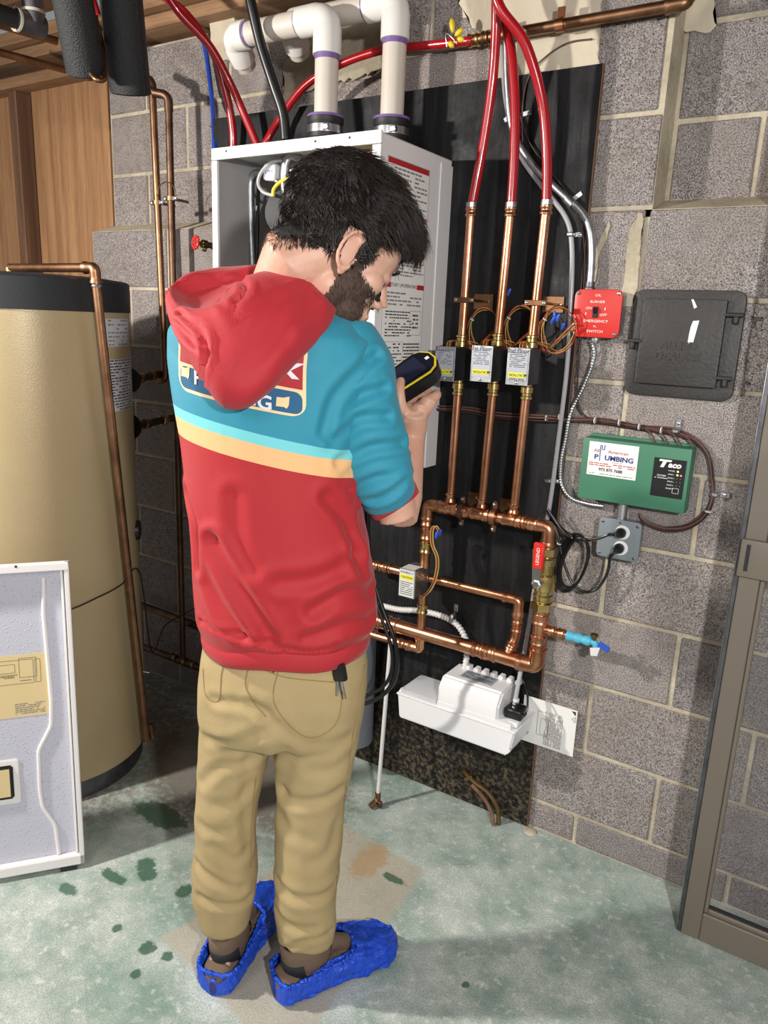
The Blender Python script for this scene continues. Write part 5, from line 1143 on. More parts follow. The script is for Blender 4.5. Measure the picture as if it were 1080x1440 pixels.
def bake(name, me, mat, parent, label=None):
    o = bpy.data.objects.new(name, me); me.name = name; me.materials.clear(); me.materials.append(MATS[mat]); org = ORG[parent]; ORG[o] = org; setorigin(me, org); link(o, parent)
    me.polygons.foreach_set('use_smooth', [True]*len(me.polygons)); me.update()
    if label: o['label'] = label
    return o
ps = thing('person', 'person in red and teal hoodie and khaki trousers, looking down at a handheld meter', 'person', (-.63, -.85, 0))
# ---- head frame
az = math.radians(66); pt = math.radians(34)
hf = RH*math.sin(az)+FH*math.cos(az); F_ = (hf*math.cos(pt)-EZ*math.sin(pt)); U_ = (EZ*math.cos(pt)+hf*math.sin(pt)); R_ = F_.cross(U_)
HS = 1.04
HO = pd(493, 356, 1.285)-R_*.078*HS+U_*.030*HS+F_*.004
def hp(f, r, u): return HO+(F_*f+R_*r+U_*u)*HS
AX = (F_, R_, U_)
body = B()
def el(f, r, u, a, b, c_, seg=20): ellipsoid(body, hp(f, r, u), AX, (a*HS, b*HS, c_*HS), seg)
el(-.012, 0, .018, .094, .077, .086); el(.025, 0, .012, .070, .068, .080); el(.030, 0, -.045, .062, .058, .062); el(.050, 0, -.085, .042, .044, .038); el(.072, 0, -.103, .022, .024, .018)
el(.012, .0, -.075, .05, .054, .045); el(.078, 0, -.012, .018, .045, .014); el(.082, 0, -.072, .016, .024, .020)
for s_ in (-1, 1): el(.055, s_*.040, -.035, .028, .024, .024); el(.070, s_*.031, -.016, .0155, .016, .009)
sweep([hp(.088, 0, -.008), hp(.101, 0, -.028), hp(.112, 0, -.046)], [.008*HS, .010*HS, .013*HS], 12, body)
for s_ in (-1, 1): el(.100, s_*.012, -.050, .010, .009, .008)
sweep([hp(.094, -.020, -.077), hp(.100, 0, -.075), hp(.094, .020, -.077)], [.004, .0062, .004], 10, body); sweep([hp(.090, -.018, -.086), hp(.098, 0, -.086), hp(.090, .018, -.086)], [.004, .007, .004], 10, body)
for s_ in (-1, 1):     # ears: plate, rim, lobe
    ellipsoid(body, hp(-.006, s_*.079, -.030), ((F_*.95-U_*.1).normalized(), (R_*s_-F_*.55).normalized(), U_), (.017*HS, .006*HS, .029*HS), 14)
    rim = []
    for k in range(15):
        a = math.radians(-70+k*20); rim.append(hp(-.008-.018*math.cos(math.radians(180)-a)*-1*-1 if False else -.008-.0185*math.sin(a+math.radians(20)), s_*(.086+.004*math.sin(a+.3)), -.028+.031*math.cos(a+math.radians(20))))
    sweep(rim, .0040*HS, 8, body)
    el(-.002, s_*.080, -.060, .007, .006, .009, 10); el(.010, s_*.076, -.034, .005, .006, .008, 10)
# ---- neck, torso, legs
c7 = pd(398, 432, 1.375)
sweep([c7-EZ*.06, c7+EZ*.02, hp(-.055, 0, -.075), hp(-.020, 0, -.03)], [.066, .062, .058, .060], 24, body)
sweep([hp(.0, 0, -.07), pd(430, 430, 1.42)], [.045, .052], 20, body)
loft(body, [ring_px(430, 330, 450, 1.385, .07), ring_px(455, 275, 500, 1.385, .085), ring_px(500, 262, 510, 1.38, .11), ring_px(600, 275, 490, 1.38, .115), ring_px(740, 290, 500, 1.38, .11), ring_px(860, 296, 508, 1.39, .115), ring_px(960, 292, 504, 1.39, .12), ring_px(1010, 300, 495, 1.39, .10)])
ANK_L = pd(316, 1290, 1.39); ANK_L.z = .08; ANK_R = pd(431, 1325, 1.375); ANK_R.z = .08
sweep([pd(335, 980, 1.39), pd(328, 1130, 1.39), ANK_L+EZ*.12, ANK_L-EZ*.01], [.075, .046, .034, .030], 20, body)
sweep([pd(450, 980, 1.385), pd(437, 1130, 1.385), ANK_R+EZ*.12, ANK_R-EZ*.01], [.075, .046, .034, .030], 20, body)
for a_, fd in ((ANK_L, Vector((-.098, .330, 0))), (ANK_R, Vector((.155, .330, 0)))):
    fd.normalize(); sweep([a_-EZ*.03-fd*.03, a_-EZ*.032+fd*.08, a_-EZ*.042+fd*.17], [.028, .028, .018], 16, body)
# ---- right arm
shR = pd(492, 492, 1.375); elR = pd(560, 728, 1.40); wrR = pd(580, 612, 1.535)
sweep(cat([shR, shR.lerp(elR, .5), elR], 5), [.05, .050, .049, .047, .046, .045, .043, .041, .040, .039, .038], 20, body)
sweep([elR+Vector((0, 0, -.002)), elR.lerp(wrR, .25), elR.lerp(wrR, .6), wrR], [.037, .040, .033, .026], 20, body)
# ---- left arm reaching forward, hidden by the torso and the right sleeve
shL = pd(290, 492, 1.40); elL = pd(330, 640, 1.56); wrL = pd(490, 560, 1.66)
sweep([shL, shL.lerp(elL, .5), elL], [.05, .047, .04], 18, body); sweep([elL, elL.lerp(wrL, .5), wrL], [.038, .034, .026], 18, body)
# ---- meter frame (long axis up to the right, screen facing the head)
def cb(r, u, d): return (RT*r+UP*u+FW*d)
mL = cb(.81, .57, .10).normalized(); mN = cb(-.36, .52, -.74); mN = (mN-mL*mN.dot(mL)).normalized(); mW = mL.cross(mN)
if mW.dot(RT) < 0: mW = -mW
mtop = pd(610, 497, 1.56); mC = mtop-mL*.083-mN*.02       # body centre
mw, ml, mt = .078, .165, .040
# ---- right hand: palm behind/under the meter's lower side, thumb on its face
def finger(pts, r0, r1): n_ = len(cat(pts, 4)); sweep(cat(pts, 4), [r0+(r1-r0)*i/(n_-1) for i in range(n_)], 12, body)
def mp(l, w, n): return mC+mL*l+mW*w+mN*n
hd = mW
pc_ = mp(-.020, mw/2+.030, -.012)
sweep([wrR-(pc_-wrR).normalized()*.02, wrR.lerp(pc_, .35), pc_], [.026, .029, .027], 18, body)
# palm slab along mL
for l_ in (-.042, -.022, -.002, .018):
    sweep([wrR.lerp(pc_, .4), mp(l_, mw/2+.028, -.014), mp(l_, mw/2+.014, -.026)], [.018, .017, .0125], 12, body)
for i, l_ in enumerate((.030, .009, -.012, -.032)):
    s_ = (1, 1.06, 1.0, .84)[i]
    finger([mp(l_-.002, mw/2+.022, -.020), mp(l_+.002, mw/2+.008, -.034), mp(l_+.004, mw/2-.020*s_, -.033), mp(l_+.003, mw/2-.046*s_, -.0315)], .0098, .0075)
# index knuckle that bulges on the right, as in the photo
finger([mp(.012, mw/2+.030, -.012), mp(.034, mw/2+.022, -.022), mp(.042, mw/2+.008, -.030)], .0115, .0098)
# thumb lying on the face
finger([wrR.lerp(pc_, .55), mp(-.040, mw/2+.022, .004), mp(-.026, mw/2+.004, .0285), mp(-.008, mw/2-.018, .031)], .0135, .0095)
# ---- left hand under the far end of the meter
for i in range(4):
    b_ = mp(-.055-.019*i, -mw/2-.016, -.012); finger([wrL.lerp(b_, .5), b_, mp(-.055-.019*i, -mw/2+.012, -.032)], .0105, .008)
finger([wrL.lerp(mp(-.08, -mw/2, 0), .5), mp(-.072, -mw/2-.010, .012), mp(-.06, -mw/2+.014, .031)], .012, .009)
sweep([wrL, wrL.lerp(mp(-.08, -mw/2-.02, -.012), .6)], [.026, .026], 14, body)
bme = remesh(body, .0034, 5, .5)
bd = bake('body', bme, 'skin', ps)
bvh_body = BVHTree.FromPolygons([Vector(v.co)+ORG[ps] for v in bme.vertices], [tuple(p.vertices) for p in bme.polygons])
for s_ in (-1, 1):
    obj('eye', lathe(hp(.0665, s_*.031, -.021), F_, [(0, .004), (.004, .009), (.009, .0112), (.013, .0105), (.0165, .006), (.0175, .001)], 14), 'letter_white', ps); obj('iris', lathe(hp(.0838, s_*.031, -.022), F_, [(0, .005), (.0008, .0045)], 12), 'hair_dark', ps)
    obj('eyebrow', sweep([hp(.094, s_*.014, .006), hp(.095, s_*.030, .011), hp(.084, s_*.048, .006)], [.002, .0035, .002], 8), 'beard_dark', ps)
p_ = mp(-.008, mw/2-.020, .0400)
# ---- hair
def headr(d):
    h = bvh_body.ray_cast(HO+d*.4, -d, .4)
    return .4-h[3] if h[0] is not None else .09
def smooth(a, b, x): x = max(0, min(1, (x-a)/(b-a))); return x*x*(3-2*x)
def hairmask(d):
    f, r, u = d.dot(F_), abs(d.dot(R_)), d.dot(U_)
    # lower hairline height as a function of how far forward the direction looks
    if f > .55: line = .42
    elif f > .05: line = -.02+(f-.05)/.5*.44
    elif f > -.35: line = -.05-(.05-f)*.6
    else: line = -.55
    if r > .8 and -.35 < f < .12: line = max(line, .10)       # round the ear
    if r > .7 and .05 < f < .35: line = min(line, -.35)      # sideburn
    return smooth(line-.10, line+.06, u)
def hairthick(d):
    f, r, u = d.dot(F_), d.dot(R_), d.dot(U_)
    return .003+.007*smooth(-.65, -.2, u)+.020*smooth(-.1, .9, u)+.016*smooth(.2, .9, f)*smooth(0, .7, u)+.008*smooth(.2, .9, -f)*smooth(-.6, .2, u)
NU, NV = 96, 64; vs = []; fs = []
for j in range(NV+1):
    ph = PI*j/NV
    for i in range(NU):
        th = 2*PI*i/NU; d = F_*math.sin(ph)*math.cos(th)+R_*math.sin(ph)*math.sin(th)+U_*math.cos(ph)
        hh_ = min(headr(d), .125); m_ = hairmask(d)
        nzv = noise.noise(d*5)*.005+noise.noise(d*14)*.0035
        vs.append(HO+d*(hh_+(hairthick(d)+nzv)*m_-.006*(1-m_)))
for j in range(NV):
    for i in range(NU): fs.append((j*NU+i, j*NU+(i+1) % NU, (j+1)*NU+(i+1) % NU, (j+1)*NU+i))
obj('hair_base', (vs, fs), 'hair_cap', ps, True)
WH = (-F_*.55+U_*.8+R_*.1).normalized()
def strands(name, count, dirs, mat, lfun, rootoff, lift, w=.0011, seed=1, flow=None, nseg=4):
    r = random.Random(seed); V_ = []; F__ = []
    for _ in range(count):
        d, root, nrm = dirs(r)
        if d is None: continue
        tan = flow(d, nrm, r); L = lfun(d)*r.uniform(.7, 1.25); p = root; k0 = len(V_); dirn = (tan+nrm*lift*r.uniform(.3, 1.5)).normalized(); ww = w*r.uniform(.7, 1.5)
        side = dirn.cross(nrm).normalized()
        for s in range(nseg+1):
            q = ww*(1-s/nseg)+.00012; up_ = side.cross(dirn).normalized()
            V_ += [p+side*q, p-side*q*.5+up_*q*.8, p-side*q*.5-up_*q*.8]
            p = p+dirn*L/nseg; dirn = (dirn+(-nrm*.20*(s+.6)/nseg+tan*.12-EZ*.05)+Vector((r.uniform(-1, 1), r.uniform(-1, 1), r.uniform(-1, 1)))*.07).normalized()
        for s in range(nseg):
            a = k0+3*s
            for e in range(3): F__.append((a+e, a+(e+1) % 3, a+3+(e+1) % 3, a+3+e))
    return obj(name, (V_, F__), mat, ps, True)
def hairdir(r):
    for _ in range(50):
        d = Vector((r.gauss(0, 1), r.gauss(0, 1), r.gauss(0, 1))).normalized()
        if hairmask(d) > .5:
            hh_ = min(headr(d), .125); return d, HO+d*(hh_+hairthick(d)*.75+noise.noise(d*5)*.004), d
    return None, None, None
def hflow(d, nrm, r):
    t_ = (d-WH*d.dot(WH)); sw = WH.cross(d)
    v_ = t_.normalized()+sw*.35+Vector([noise.noise(d*4+Vector((k*7, 3, 1))) for k in range(3)])*1.1-EZ*.25+F_*.35*max(0, d.dot(U_))
    v_ = v_-nrm*v_.dot(nrm); return v_.normalized()
hr = strands('hair', 9000, hairdir, 'hair_dark', lambda d: .020+.020*max(0, d.dot(U_))+.016*max(0, d.dot(F_)), 0, .42, .0010, 3, hflow, 5); hr['kind'] = 'stuff'
def bearddir(r):
    for _ in range(80):
        d = Vector((r.gauss(0, 1), r.gauss(0, 1), r.gauss(0, 1))).normalized(); f, rr_, u = d.dot(F_), abs(d.dot(R_)), d.dot(U_)
        ok = (u < -.45+.0*f and f > .05 and u > -.98) or (.12 < f < .44 and rr_ > .55 and u < -.18 and u > -.6)
        if f > .72 and u > -.72: ok = ok and r.random() < .35
        if ok:
            h = bvh_body.ray_cast(HO+d*.4, -d, .4)
            if h[0] is not None and .4-h[3] < .16: return d, h[0]-h[1]*.001, h[1]
    return None, None, None
idx = {}; BV = []; BF = []
def bmask(p):
    d = (p-HO).normalized(); f, rr_, u = d.dot(F_), abs(d.dot(R_)), d.dot(U_); dist = (p-HO).length
    jag = noise.noise(p*60)*.06
    if dist > .165 or (p-HO).dot(U_) < -.135*HS: return False
    return (u < -.50+jag and f > .10+jag and (f < .66 or u < -.80)) or (.12+jag < f < .44+jag and rr_ > .55 and u < -.20+jag and u > -.62)
bw = [Vector(v.co)+ORG[ps] for v in bme.vertices]
for p_ in bme.polygons:
    if (bw[p_.vertices[0]]-HO).length < .17 and bmask(bw[p_.vertices[0]]):
        f_ = []
        for vi in p_.vertices:
            if vi not in idx: idx[vi] = len(BV); BV.append(bw[vi]+bme.vertices[vi].normal*.0011)
            f_.append(idx[vi])
        BF.append(tuple(f_))
M('stubble', lin(78, 58, 48), .75, var=.25, scale=160)
obj('beard_base', (BV, BF), 'stubble', ps, True)
be = strands('beard', 2600, bearddir, 'beard_dark', lambda d: .009, 0, .45, .0007, 5, lambda d, n_, r: ((-EZ*.8-U_*.4+F_*.25+Vector((r.uniform(-1, 1), r.uniform(-1, 1), r.uniform(-1, 1)))*.35)-n_*(-EZ*.8-U_*.4).dot(n_)).normalized(), 3); be['kind'] = 'stuff'
napedir_ = None
def napedir(r):
    d = (-F_*1.0+R_*r.uniform(-.9, .9)-U_*r.uniform(.35, .95)).normalized(); h = bvh_body.ray_cast(HO+d*.3, -d, .3)
    return (d, h[0], h[1]) if h[0] is not None and .3-h[3] < .14 else (None, None, None)
strands('nape_hair', 900, napedir, 'beard_dark', lambda d: .009, 0, .25, .0006, 8, lambda d, n_, r: (-EZ-n_*(-EZ).dot(n_)+Vector((r.uniform(-1, 1), r.uniform(-1, 1), 0))*.2).normalized(), 2)
# ---- hoodie
hb_ = B()
T_ = [(420, 335, 452, 1.395, .070), (433, 288, 486, 1.39, .090), (450, 250, 512, 1.385, .112), (470, 239, 532, 1.38, .13), (510, 239, 538, 1.38, .138), (560, 246, 520, 1.38, .14), (620, 257, 508, 1.38, .14), (680, 264, 506, 1.38, .14), (740, 270, 515, 1.38, .14), (800, 275, 523, 1.38, .142), (838, 278, 529, 1.38, .145), (866, 281, 528, 1.38, .142), (880, 288, 519, 1.38, .134), (897, 290, 516, 1.38, .13)]
loft(hb_, [ring_px(*a) for a in T_], 2.25)
def sleeve(bm, pts, rads):
    P_ = cat(pts, 6); n_ = len(P_); rr = [rads[min(int(i/6), len(rads)-1)]+(rads[min(int(i/6)+1, len(rads)-1)]-rads[min(int(i/6), len(rads)-1)])*(i % 6)/6 for i in range(n_)]; sweep(P_, rr, 24, bm)
slb = B(); sleeve(slb, [pd(480, 470, 1.385), pd(498, 520, 1.37), pd(508, 575, 1.365), pd(521, 630, 1.37), pd(536, 672, 1.38), pd(549, 702, 1.395)], [.060, .072, .070, .068, .062, .052])
sleeve(hb_, [pd(292, 470, 1.39), pd(294, 530, 1.43), pd(318, 600, 1.52), pd(350, 640, 1.58)], [.06, .062, .056, .050])
hme = remesh(hb_, .0062, 7, .6); sme = remesh(slb, .0055, 5, .6)
co, no = get(hme); rel = co-np.array(cen); uu = rel@np.array(RH); z = co[:, 2]
def px3(pts, D): return [pd(x, y, D) for x, y in pts]
d = np.zeros(len(co))
wl = np.clip((1.10-z)/.25, 0, 1)
d += .0065*nz(co, 4, 4, 10, 0, 3)*wl+.0035*nz(co, 10, 8, 5, 0, 9)*np.clip((1.2-z)/.2, .25, 1)
arm = np.clip((uu-.115)/.03, 0, 1)*(z > .95)
d += .008*nz(co, 9, 9, 20, 2, 5)*arm
for pts, D, w_, dp_ in [([(300, 760), (340, 830), (380, 900)], 1.25, .010, .010), ([(270, 790), (310, 850), (340, 893)], 1.26, .010, .008), ([(430, 900), (480, 880), (520, 870)], 1.26, .009, .007), ([(440, 860), (480, 835), (520, 830)], 1.27, .010, .008), ([(395, 820), (450, 812), (500, 780)], 1.25, .011, .007), ([(460, 700), (490, 740), (505, 800)], 1.28, .010, .008), ([(455, 610), (470, 560), (505, 520), (520, 500)], 1.30, .008, .007), ([(475, 650), (520, 630), (560, 620)], 1.31, .007, .007), ([(490, 690), (530, 672), (575, 650)], 1.33, .006, .008), ([(500, 708), (540, 698), (582, 670)], 1.33, .006, .007), ([(465, 620), (500, 590), (540, 585)], 1.30, .007, .006), ([(262, 690), (275, 740), (280, 800)], 1.33, .008, .007), ([(330, 700), (335, 760), (350, 800)], 1.24, .012, .004), ([(285, 872), (340, 895), (400, 912), (460, 912), (520, 893)], 1.25, .0045, .006)]:
    pts_ = []
    for x, y in pts:
        pts_.append((x, y))
    # drop the stroke onto the cloth
    if 'bvt' not in globals() or globals().get('_tmp') is not hme:
        bvt = BVHTree.FromPolygons([v.co.copy() for v in hme.vertices], [tuple(p.vertices) for p in hme.polygons]); _tmp = hme
    ps3 = []
    for x, y in pts:
        dd = ray(x, y).normalized(); h = bvt.ray_cast(CP, dd); ps3.append(h[0] if h[0] is not None else pd(x, y, D))
    d += crease(co, ps3, w_*1.25, dp_*.9)
co2 = co+no*d[:, None]
put(hme, co2)
hoodie = None
hme_world = [Vector(c_) for c_ in co2]; hme_polys = [tuple(p.vertices) for p in hme.polygons]
bvh_h = BVHTree.FromPolygons(hme_world, hme_polys)
hoodie = bake('hoodie', hme, 'hoodie_cloth', ps)
shift = ORG[ps]
hoodie.data.transform(Matrix.Translation(shift)); hoodie.location = -shift; ORG[hoodie] = Vector((0, 0, 0))    # object coordinates = world coordinates for the stripes
ORG_P = ORG[ps]
co_s, no_s = get(sme); bvs = BVHTree.FromPolygons([Vector(c_) for c_ in co_s], [tuple(p.vertices) for p in sme.polygons])
ds = .006*nz(co_s, 8, 8, 15, 2, 5)
for pts in [[(455, 610), (470, 560), (505, 520), (530, 500)], [(475, 650), (520, 630), (565, 622)], [(490, 690), (530, 672), (578, 650)], [(500, 712), (540, 698), (584, 668)], [(465, 625), (500, 590), (545, 585)], [(470, 590), (500, 560), (540, 545)]]:
    ds += crease(co_s, [Vector(h_[0]) if (h_ := bvs.ray_cast(CP, ray(x, y).normalized()))[0] is not None else pd(x, y, 1.33) for x, y in pts], .0085, .0075)
put(sme, co_s+no_s*ds[:, None])
M('teal_cloth', lin(38, 134, 158), .7, var=.05, scale=12, bump=.0005, bscale=500, sheen=.1)
bake('sleeve', sme, 'teal_cloth', ps)

def hit(x, y, bv, off=.0012, D=1.3):
    dd = ray(x, y).normalized(); h = bv.ray_cast(CP, dd)
    return (h[0]+h[1]*off if h[0] is not None else pd(x, y, D))
# hem band and cuff
hem_r = [ring_px(*a) for a in [(879, 289.5, 517.5, 1.38, .136), (884, 286, 521, 1.38, .1385), (893, 286.5, 520.5, 1.38, .1385), (902, 288, 517, 1.38, .136), (904, 292, 512, 1.38, .131)]]
hb2 = B(); rr = []
for c_, a_, b_ in hem_r:
    rr.append([hb2.verts.new(q+Vector((0, 0, .003*math.sin(k*.5)))) for k, q in enumerate(ellring(c_, a_, b_, 72))])
for A_, B_ in zip(rr, rr[1:]):
    for k in range(72): hb2.faces.new((A_[k], A_[(k+1) % 72], B_[(k+1) % 72], B_[k]))
obj('hem_band', hb2, 'fabric_red', ps, True)
a0_, a1_ = pd(545, 694, 1.392), pd(556, 722, 1.402); dcf = (a1_-a0_).normalized()
cuffn = (cb(.53, -.80, .1)).normalized()
cc_ = pd(552, 702, 1.395)
obj('cuff', sweep([cc_-cuffn*.012, cc_-cuffn*.004, cc_+cuffn*.008, cc_+cuffn*.016, cc_+cuffn*.018], [.0520, .0535, .0515, .0500, .0440], 32), 'fabric_red', ps, True)
# badge printed on the back
Bf = FH*math.cos(math.radians(17))+RH*math.sin(math.radians(17)); Br = RH*math.cos(math.radians(17))-FH*math.sin(math.radians(17))
B0 = hit(345, 535, bvh_h); B0 = Vector(B0)
def b2d(x, y): p = hit(x, y, bvh_h)-B0; return p.dot(Br), p.z
def on_back(x, y, off):
    o = B0+Br*x+EZ*y-Bf*.35; h = bvh_h.ray_cast(o, Bf)
    return h[0]+h[1]*off if h[0] is not None else B0+Br*x+EZ*y
def print_poly(name, poly, mat, off, parent, step=.007):
    """flat shape given in badge coordinates, laid on the cloth"""
    bm = B(); f = bm.faces.new([bm.verts.new((x, y, 0)) for x, y in poly]); bmesh.ops.triangulate(bm, faces=[f])
    for _ in range(6):
        es = [e for e in bm.edges if e.calc_length() > step]
        if not es: break
        bmesh.ops.subdivide_edges(bm, edges=es, cuts=1); bmesh.ops.triangulate(bm, faces=bm.faces[:])
    for v in bm.verts: v.co = on_back(v.co.x, v.co.y, off)
    return obj(name, bm, mat, parent, True)
def print_text(body_, size, px, py, mat, off, shear=0, bold=0, sx=1):
    me = text_mesh(body_, size, shear, bold); cx, cy = b2d(px, py); bm = B(); bm.from_mesh(me)
    for v in bm.verts: v.co = on_back(cx+v.co.x*sx, cy+v.co.y-.21*(v.co.x*sx)*.35, off)
    return obj('print_letter', bm, mat, ps, True)
M('print_red', lin(168, 30, 40), .7, var=0); M('print_blue', lin(24, 88, 128), .7, var=0); M('print_cream', lin(238, 206, 158), .7, var=0); M('print_white', lin(226, 222, 226), .7, var=0)
(xl, _), (xr, _2) = b2d(252, 520), b2d(430, 530)
yb_l = b2d(262, 548)[1]; yb_r = b2d(410, 588)[1]; yt_r = b2d(436, 480)[1]; yt_l = yt_r+(yb_l-yb_r)
ymid_r = b2d(418, 551)[1]; ymid_l = ymid_r+(yb_l-yb_r)
def rq(x0, x1, yb0, yb1, yt0, yt1, r, n=5):
    out = []
    def Y(x, a, b): return a+(b-a)*(x-x0)/(x1-x0)
    for cx, s0, top in ((x1-r, 0, 1), (x0+r, 1, 1), (x0+r, 2, 0), (x1-r, 3, 0)):
        for k in range(n+1):
            a = PI/2*(s0+k/n); xx = cx+r*math.cos(a); base_y = (Y(xx, yt0, yt1)-r if top else Y(xx, yb0, yb1)+r); out.append((xx, base_y+r*math.sin(a)))
    return out
print_poly('badge_border', rq(xl, xr, yb_l, yb_r, yt_l, yt_r, .022), 'print_cream', .0008, ps)
i_ = .005
print_poly('badge_red', rq(xl+i_, xr-i_, ymid_l+.003, ymid_r+.003, yt_l-i_, yt_r-i_, .016), 'print_red', .0013, ps)
print_poly('badge_blue', rq(xl+i_, xr-i_, yb_l+i_, yb_r+i_, ymid_l-.002, ymid_r-.002, .012), 'print_blue', .0013, ps)
print_poly('badge_red', [(xl+i_, ymid_l+.003), (xr-i_, ymid_r+.003), (xr-i_, ymid_r+.022), (xl+i_, ymid_l+.022)], 'print_red', .0014, ps)
print_text('k', .054, 401, 517, 'print_white', .0022, .28, .0006, 1.35); print_text('G', .032, 372, 567, 'print_white', .0022, 0, .0008)
print_text('N', .032, 350, 560, 'print_white', .0022, 0, .0008); print_text('P', .032, 279, 532, 'print_white', .0022, 0, .0008); print_text('TM', .010, 425, 494, 'print_white', .0020)
for px_, py_ in ((397, 566), (262, 524)):
    cx_, cy_ = b2d(px_, py_); print_poly('state_mark', [(cx_-.009, cy_+.009), (cx_+.001, cy_+.008), (cx_+.010, cy_+.010), (cx_+.009, cy_-.004), (cx_+.006, cy_-.010), (cx_+.002, cy_-.007), (cx_-.010, cy_-.006)], 'print_cream', .0020, ps)
# ---- hood
outl = [(238, 415, 1.345), (243, 455, 1.285), (262, 500, 1.235), (288, 545, 1.205), (312, 572, 1.20), (345, 577, 1.20), (372, 558, 1.205), (408, 520, 1.225), (444, 482, 1.26), (470, 448, 1.305), (478, 420, 1.36), (468, 402, 1.42), (430, 392, 1.48), (370, 378, 1.475), (310, 378, 1.44), (262, 392, 1.40)]
inn = [(262, 430, 1.38), (268, 450, 1.32), (285, 490, 1.27), (305, 530, 1.245), (325, 548, 1.24), (345, 552, 1.24), (368, 538, 1.24), (398, 510, 1.255), (428, 475, 1.285), (450, 450, 1.32), (455, 430, 1.37), (448, 418, 1.41), (420, 415, 1.44), (370, 410, 1.44), (320, 405, 1.42), (280, 415, 1.40)]
mid = [(237, 410, 1.345), (242, 442, 1.275), (262, 480, 1.21), (290, 515, 1.175), (318, 535, 1.165), (345, 538, 1.165), (370, 520, 1.175), (402, 482, 1.20), (432, 448, 1.24), (458, 425, 1.29), (470, 408, 1.355), (462, 398, 1.42), (425, 388, 1.47), (370, 375, 1.46), (312, 376, 1.43), (262, 388, 1.39)]
top = [(239, 408, 1.345), (244, 428, 1.29), (258, 440, 1.255), (282, 442, 1.225), (312, 440, 1.21), (345, 430, 1.215), (378, 412, 1.24), (408, 400, 1.265), (430, 394, 1.295), (450, 396, 1.33), (464, 400, 1.37), (457, 396, 1.415), (425, 388, 1.455), (372, 374, 1.445), (316, 378, 1.42), (266, 390, 1.385)]
rim_ = [(242, 406, 1.35), (248, 424, 1.30), (262, 434, 1.27), (284, 434, 1.25), (306, 425, 1.25), (330, 402, 1.275), (362, 384, 1.30), (400, 380, 1.315), (428, 385, 1.335), (446, 392, 1.36), (458, 398, 1.385), (450, 396, 1.41), (424, 390, 1.44), (374, 376, 1.43), (322, 382, 1.41), (268, 394, 1.385)]
deep = [(258, 416, 1.355), (266, 428, 1.32), (280, 434, 1.298), (300, 430, 1.285), (322, 414, 1.29), (350, 396, 1.305), (375, 405, 1.325), (400, 402, 1.335), (424, 405, 1.35), (440, 410, 1.37), (446, 414, 1.39), (440, 414, 1.405), (420, 412, 1.42), (374, 396, 1.415), (326, 400, 1.40), (282, 410, 1.38)]
lay = [inn, outl, mid, top, rim_, deep]
hoodb = B(); rings_ = []
cols = [cat([pd(*q) for q in L_], 7, True) for L_ in lay]
ncol = len(cols[0]); fine = []
for k in range(ncol): fine.append(cat([c_[k] for c_ in cols], 7))
nv = len(fine[0]); vv = [[hoodb.verts.new(fine[k][j]) for k in range(ncol)] for j in range(nv)]
for j in range(nv-1):
    for k in range(ncol): hoodb.faces.new((vv[j][k], vv[j][(k+1) % ncol], vv[j+1][(k+1) % ncol], vv[j+1][k]))
hoodb.faces.new(vv[nv-1])
bmesh.ops.triangulate(hoodb, faces=[f for f in hoodb.faces if len(f.verts) > 4])
bmesh.ops.recalc_face_normals(hoodb, faces=hoodb.faces[:])
hme2 = bpy.data.meshes.new('hood'); hoodb.to_mesh(hme2); hoodb.free()
co, no = get(hme2)
if ((co-co.mean(0))*no).sum() < 0: hme2.flip_normals(); co, no = get(hme2)
bvt2 = BVHTree.FromPolygons([Vector(c_) for c_ in co], [tuple(p.vertices) for p in hme2.polygons])
d = .005*nz(co, 10, 10, 9, 1, 2)+.0025*nz(co, 26, 22, 18, 4, 6)
for pts, w_, dp_ in [([(252, 440), (285, 470), (290, 500), (284, 530), (300, 565)], .0045, .007), ([(300, 425), (330, 440), (380, 430), (430, 405)], .008, .006), ([(290, 480), (340, 470), (400, 450), (445, 425)], .011, .005), ([(248, 455), (270, 480), (284, 482)], .006, .007), ([(300, 500), (350, 500), (400, 470)], .010, .004), ([(320, 395), (345, 400), (330, 425)], .006, .006)]:
    q3 = [Vector(hit(x, y, bvt2, 0)) for x, y in pts]; d += crease(co, q3, w_, dp_, .5)
put(hme2, co+no*d[:, None])
hood = bake('hood', hme2, 'fabric_red', ps)
so = hood.modifiers.new('thickness', 'SOLIDIFY'); so.thickness = .003; so.offset = -1
# ---- trousers
tr = B()
PV = [(872, 296, 508, 1.385, .118), (900, 289, 514, 1.385, .122), (930, 285, 517, 1.385, .126), (965, 281, 516, 1.385, .128), (1000, 280, 511, 1.385, .122), (1022, 284, 505, 1.385, .105)]
loft(tr, [ring_px(*a) for a in PV], 2.4)
LL = [(985, 281, 392, 1.39, .088), (1030, 282, 385, 1.39, .085), (1080, 280, 376, 1.39, .077), (1130, 277, 363, 1.39, .073), (1180, 275, 359, 1.385, .068), (1225, 269, 361, 1.385, .068), (1258, 273, 358, 1.385, .064), (1280, 279, 352, 1.388, .060), (1296, 284, 348, 1.39, .056)]
RR = [(985, 388, 514, 1.38, .092), (1030, 387, 505, 1.38, .088), (1080, 388, 496, 1.38, .082), (1130, 388, 485, 1.38, .076), (1190, 387, 479, 1.375, .072), (1245, 386, 473, 1.37, .068), (1290, 385, 474, 1.37, .064), (1318, 390, 470, 1.37, .056)]
loft(tr, [ring_px(*a) for a in LL], 2.2); loft(tr, [ring_px(*a) for a in RR], 2.2)
tme = remesh(tr, .0062, 8, .6)
co, no = get(tme); z = co[:, 2]
bvt3 = BVHTree.FromPolygons([Vector(c_) for c_ in co], [tuple(p.vertices) for p in tme.polygons])
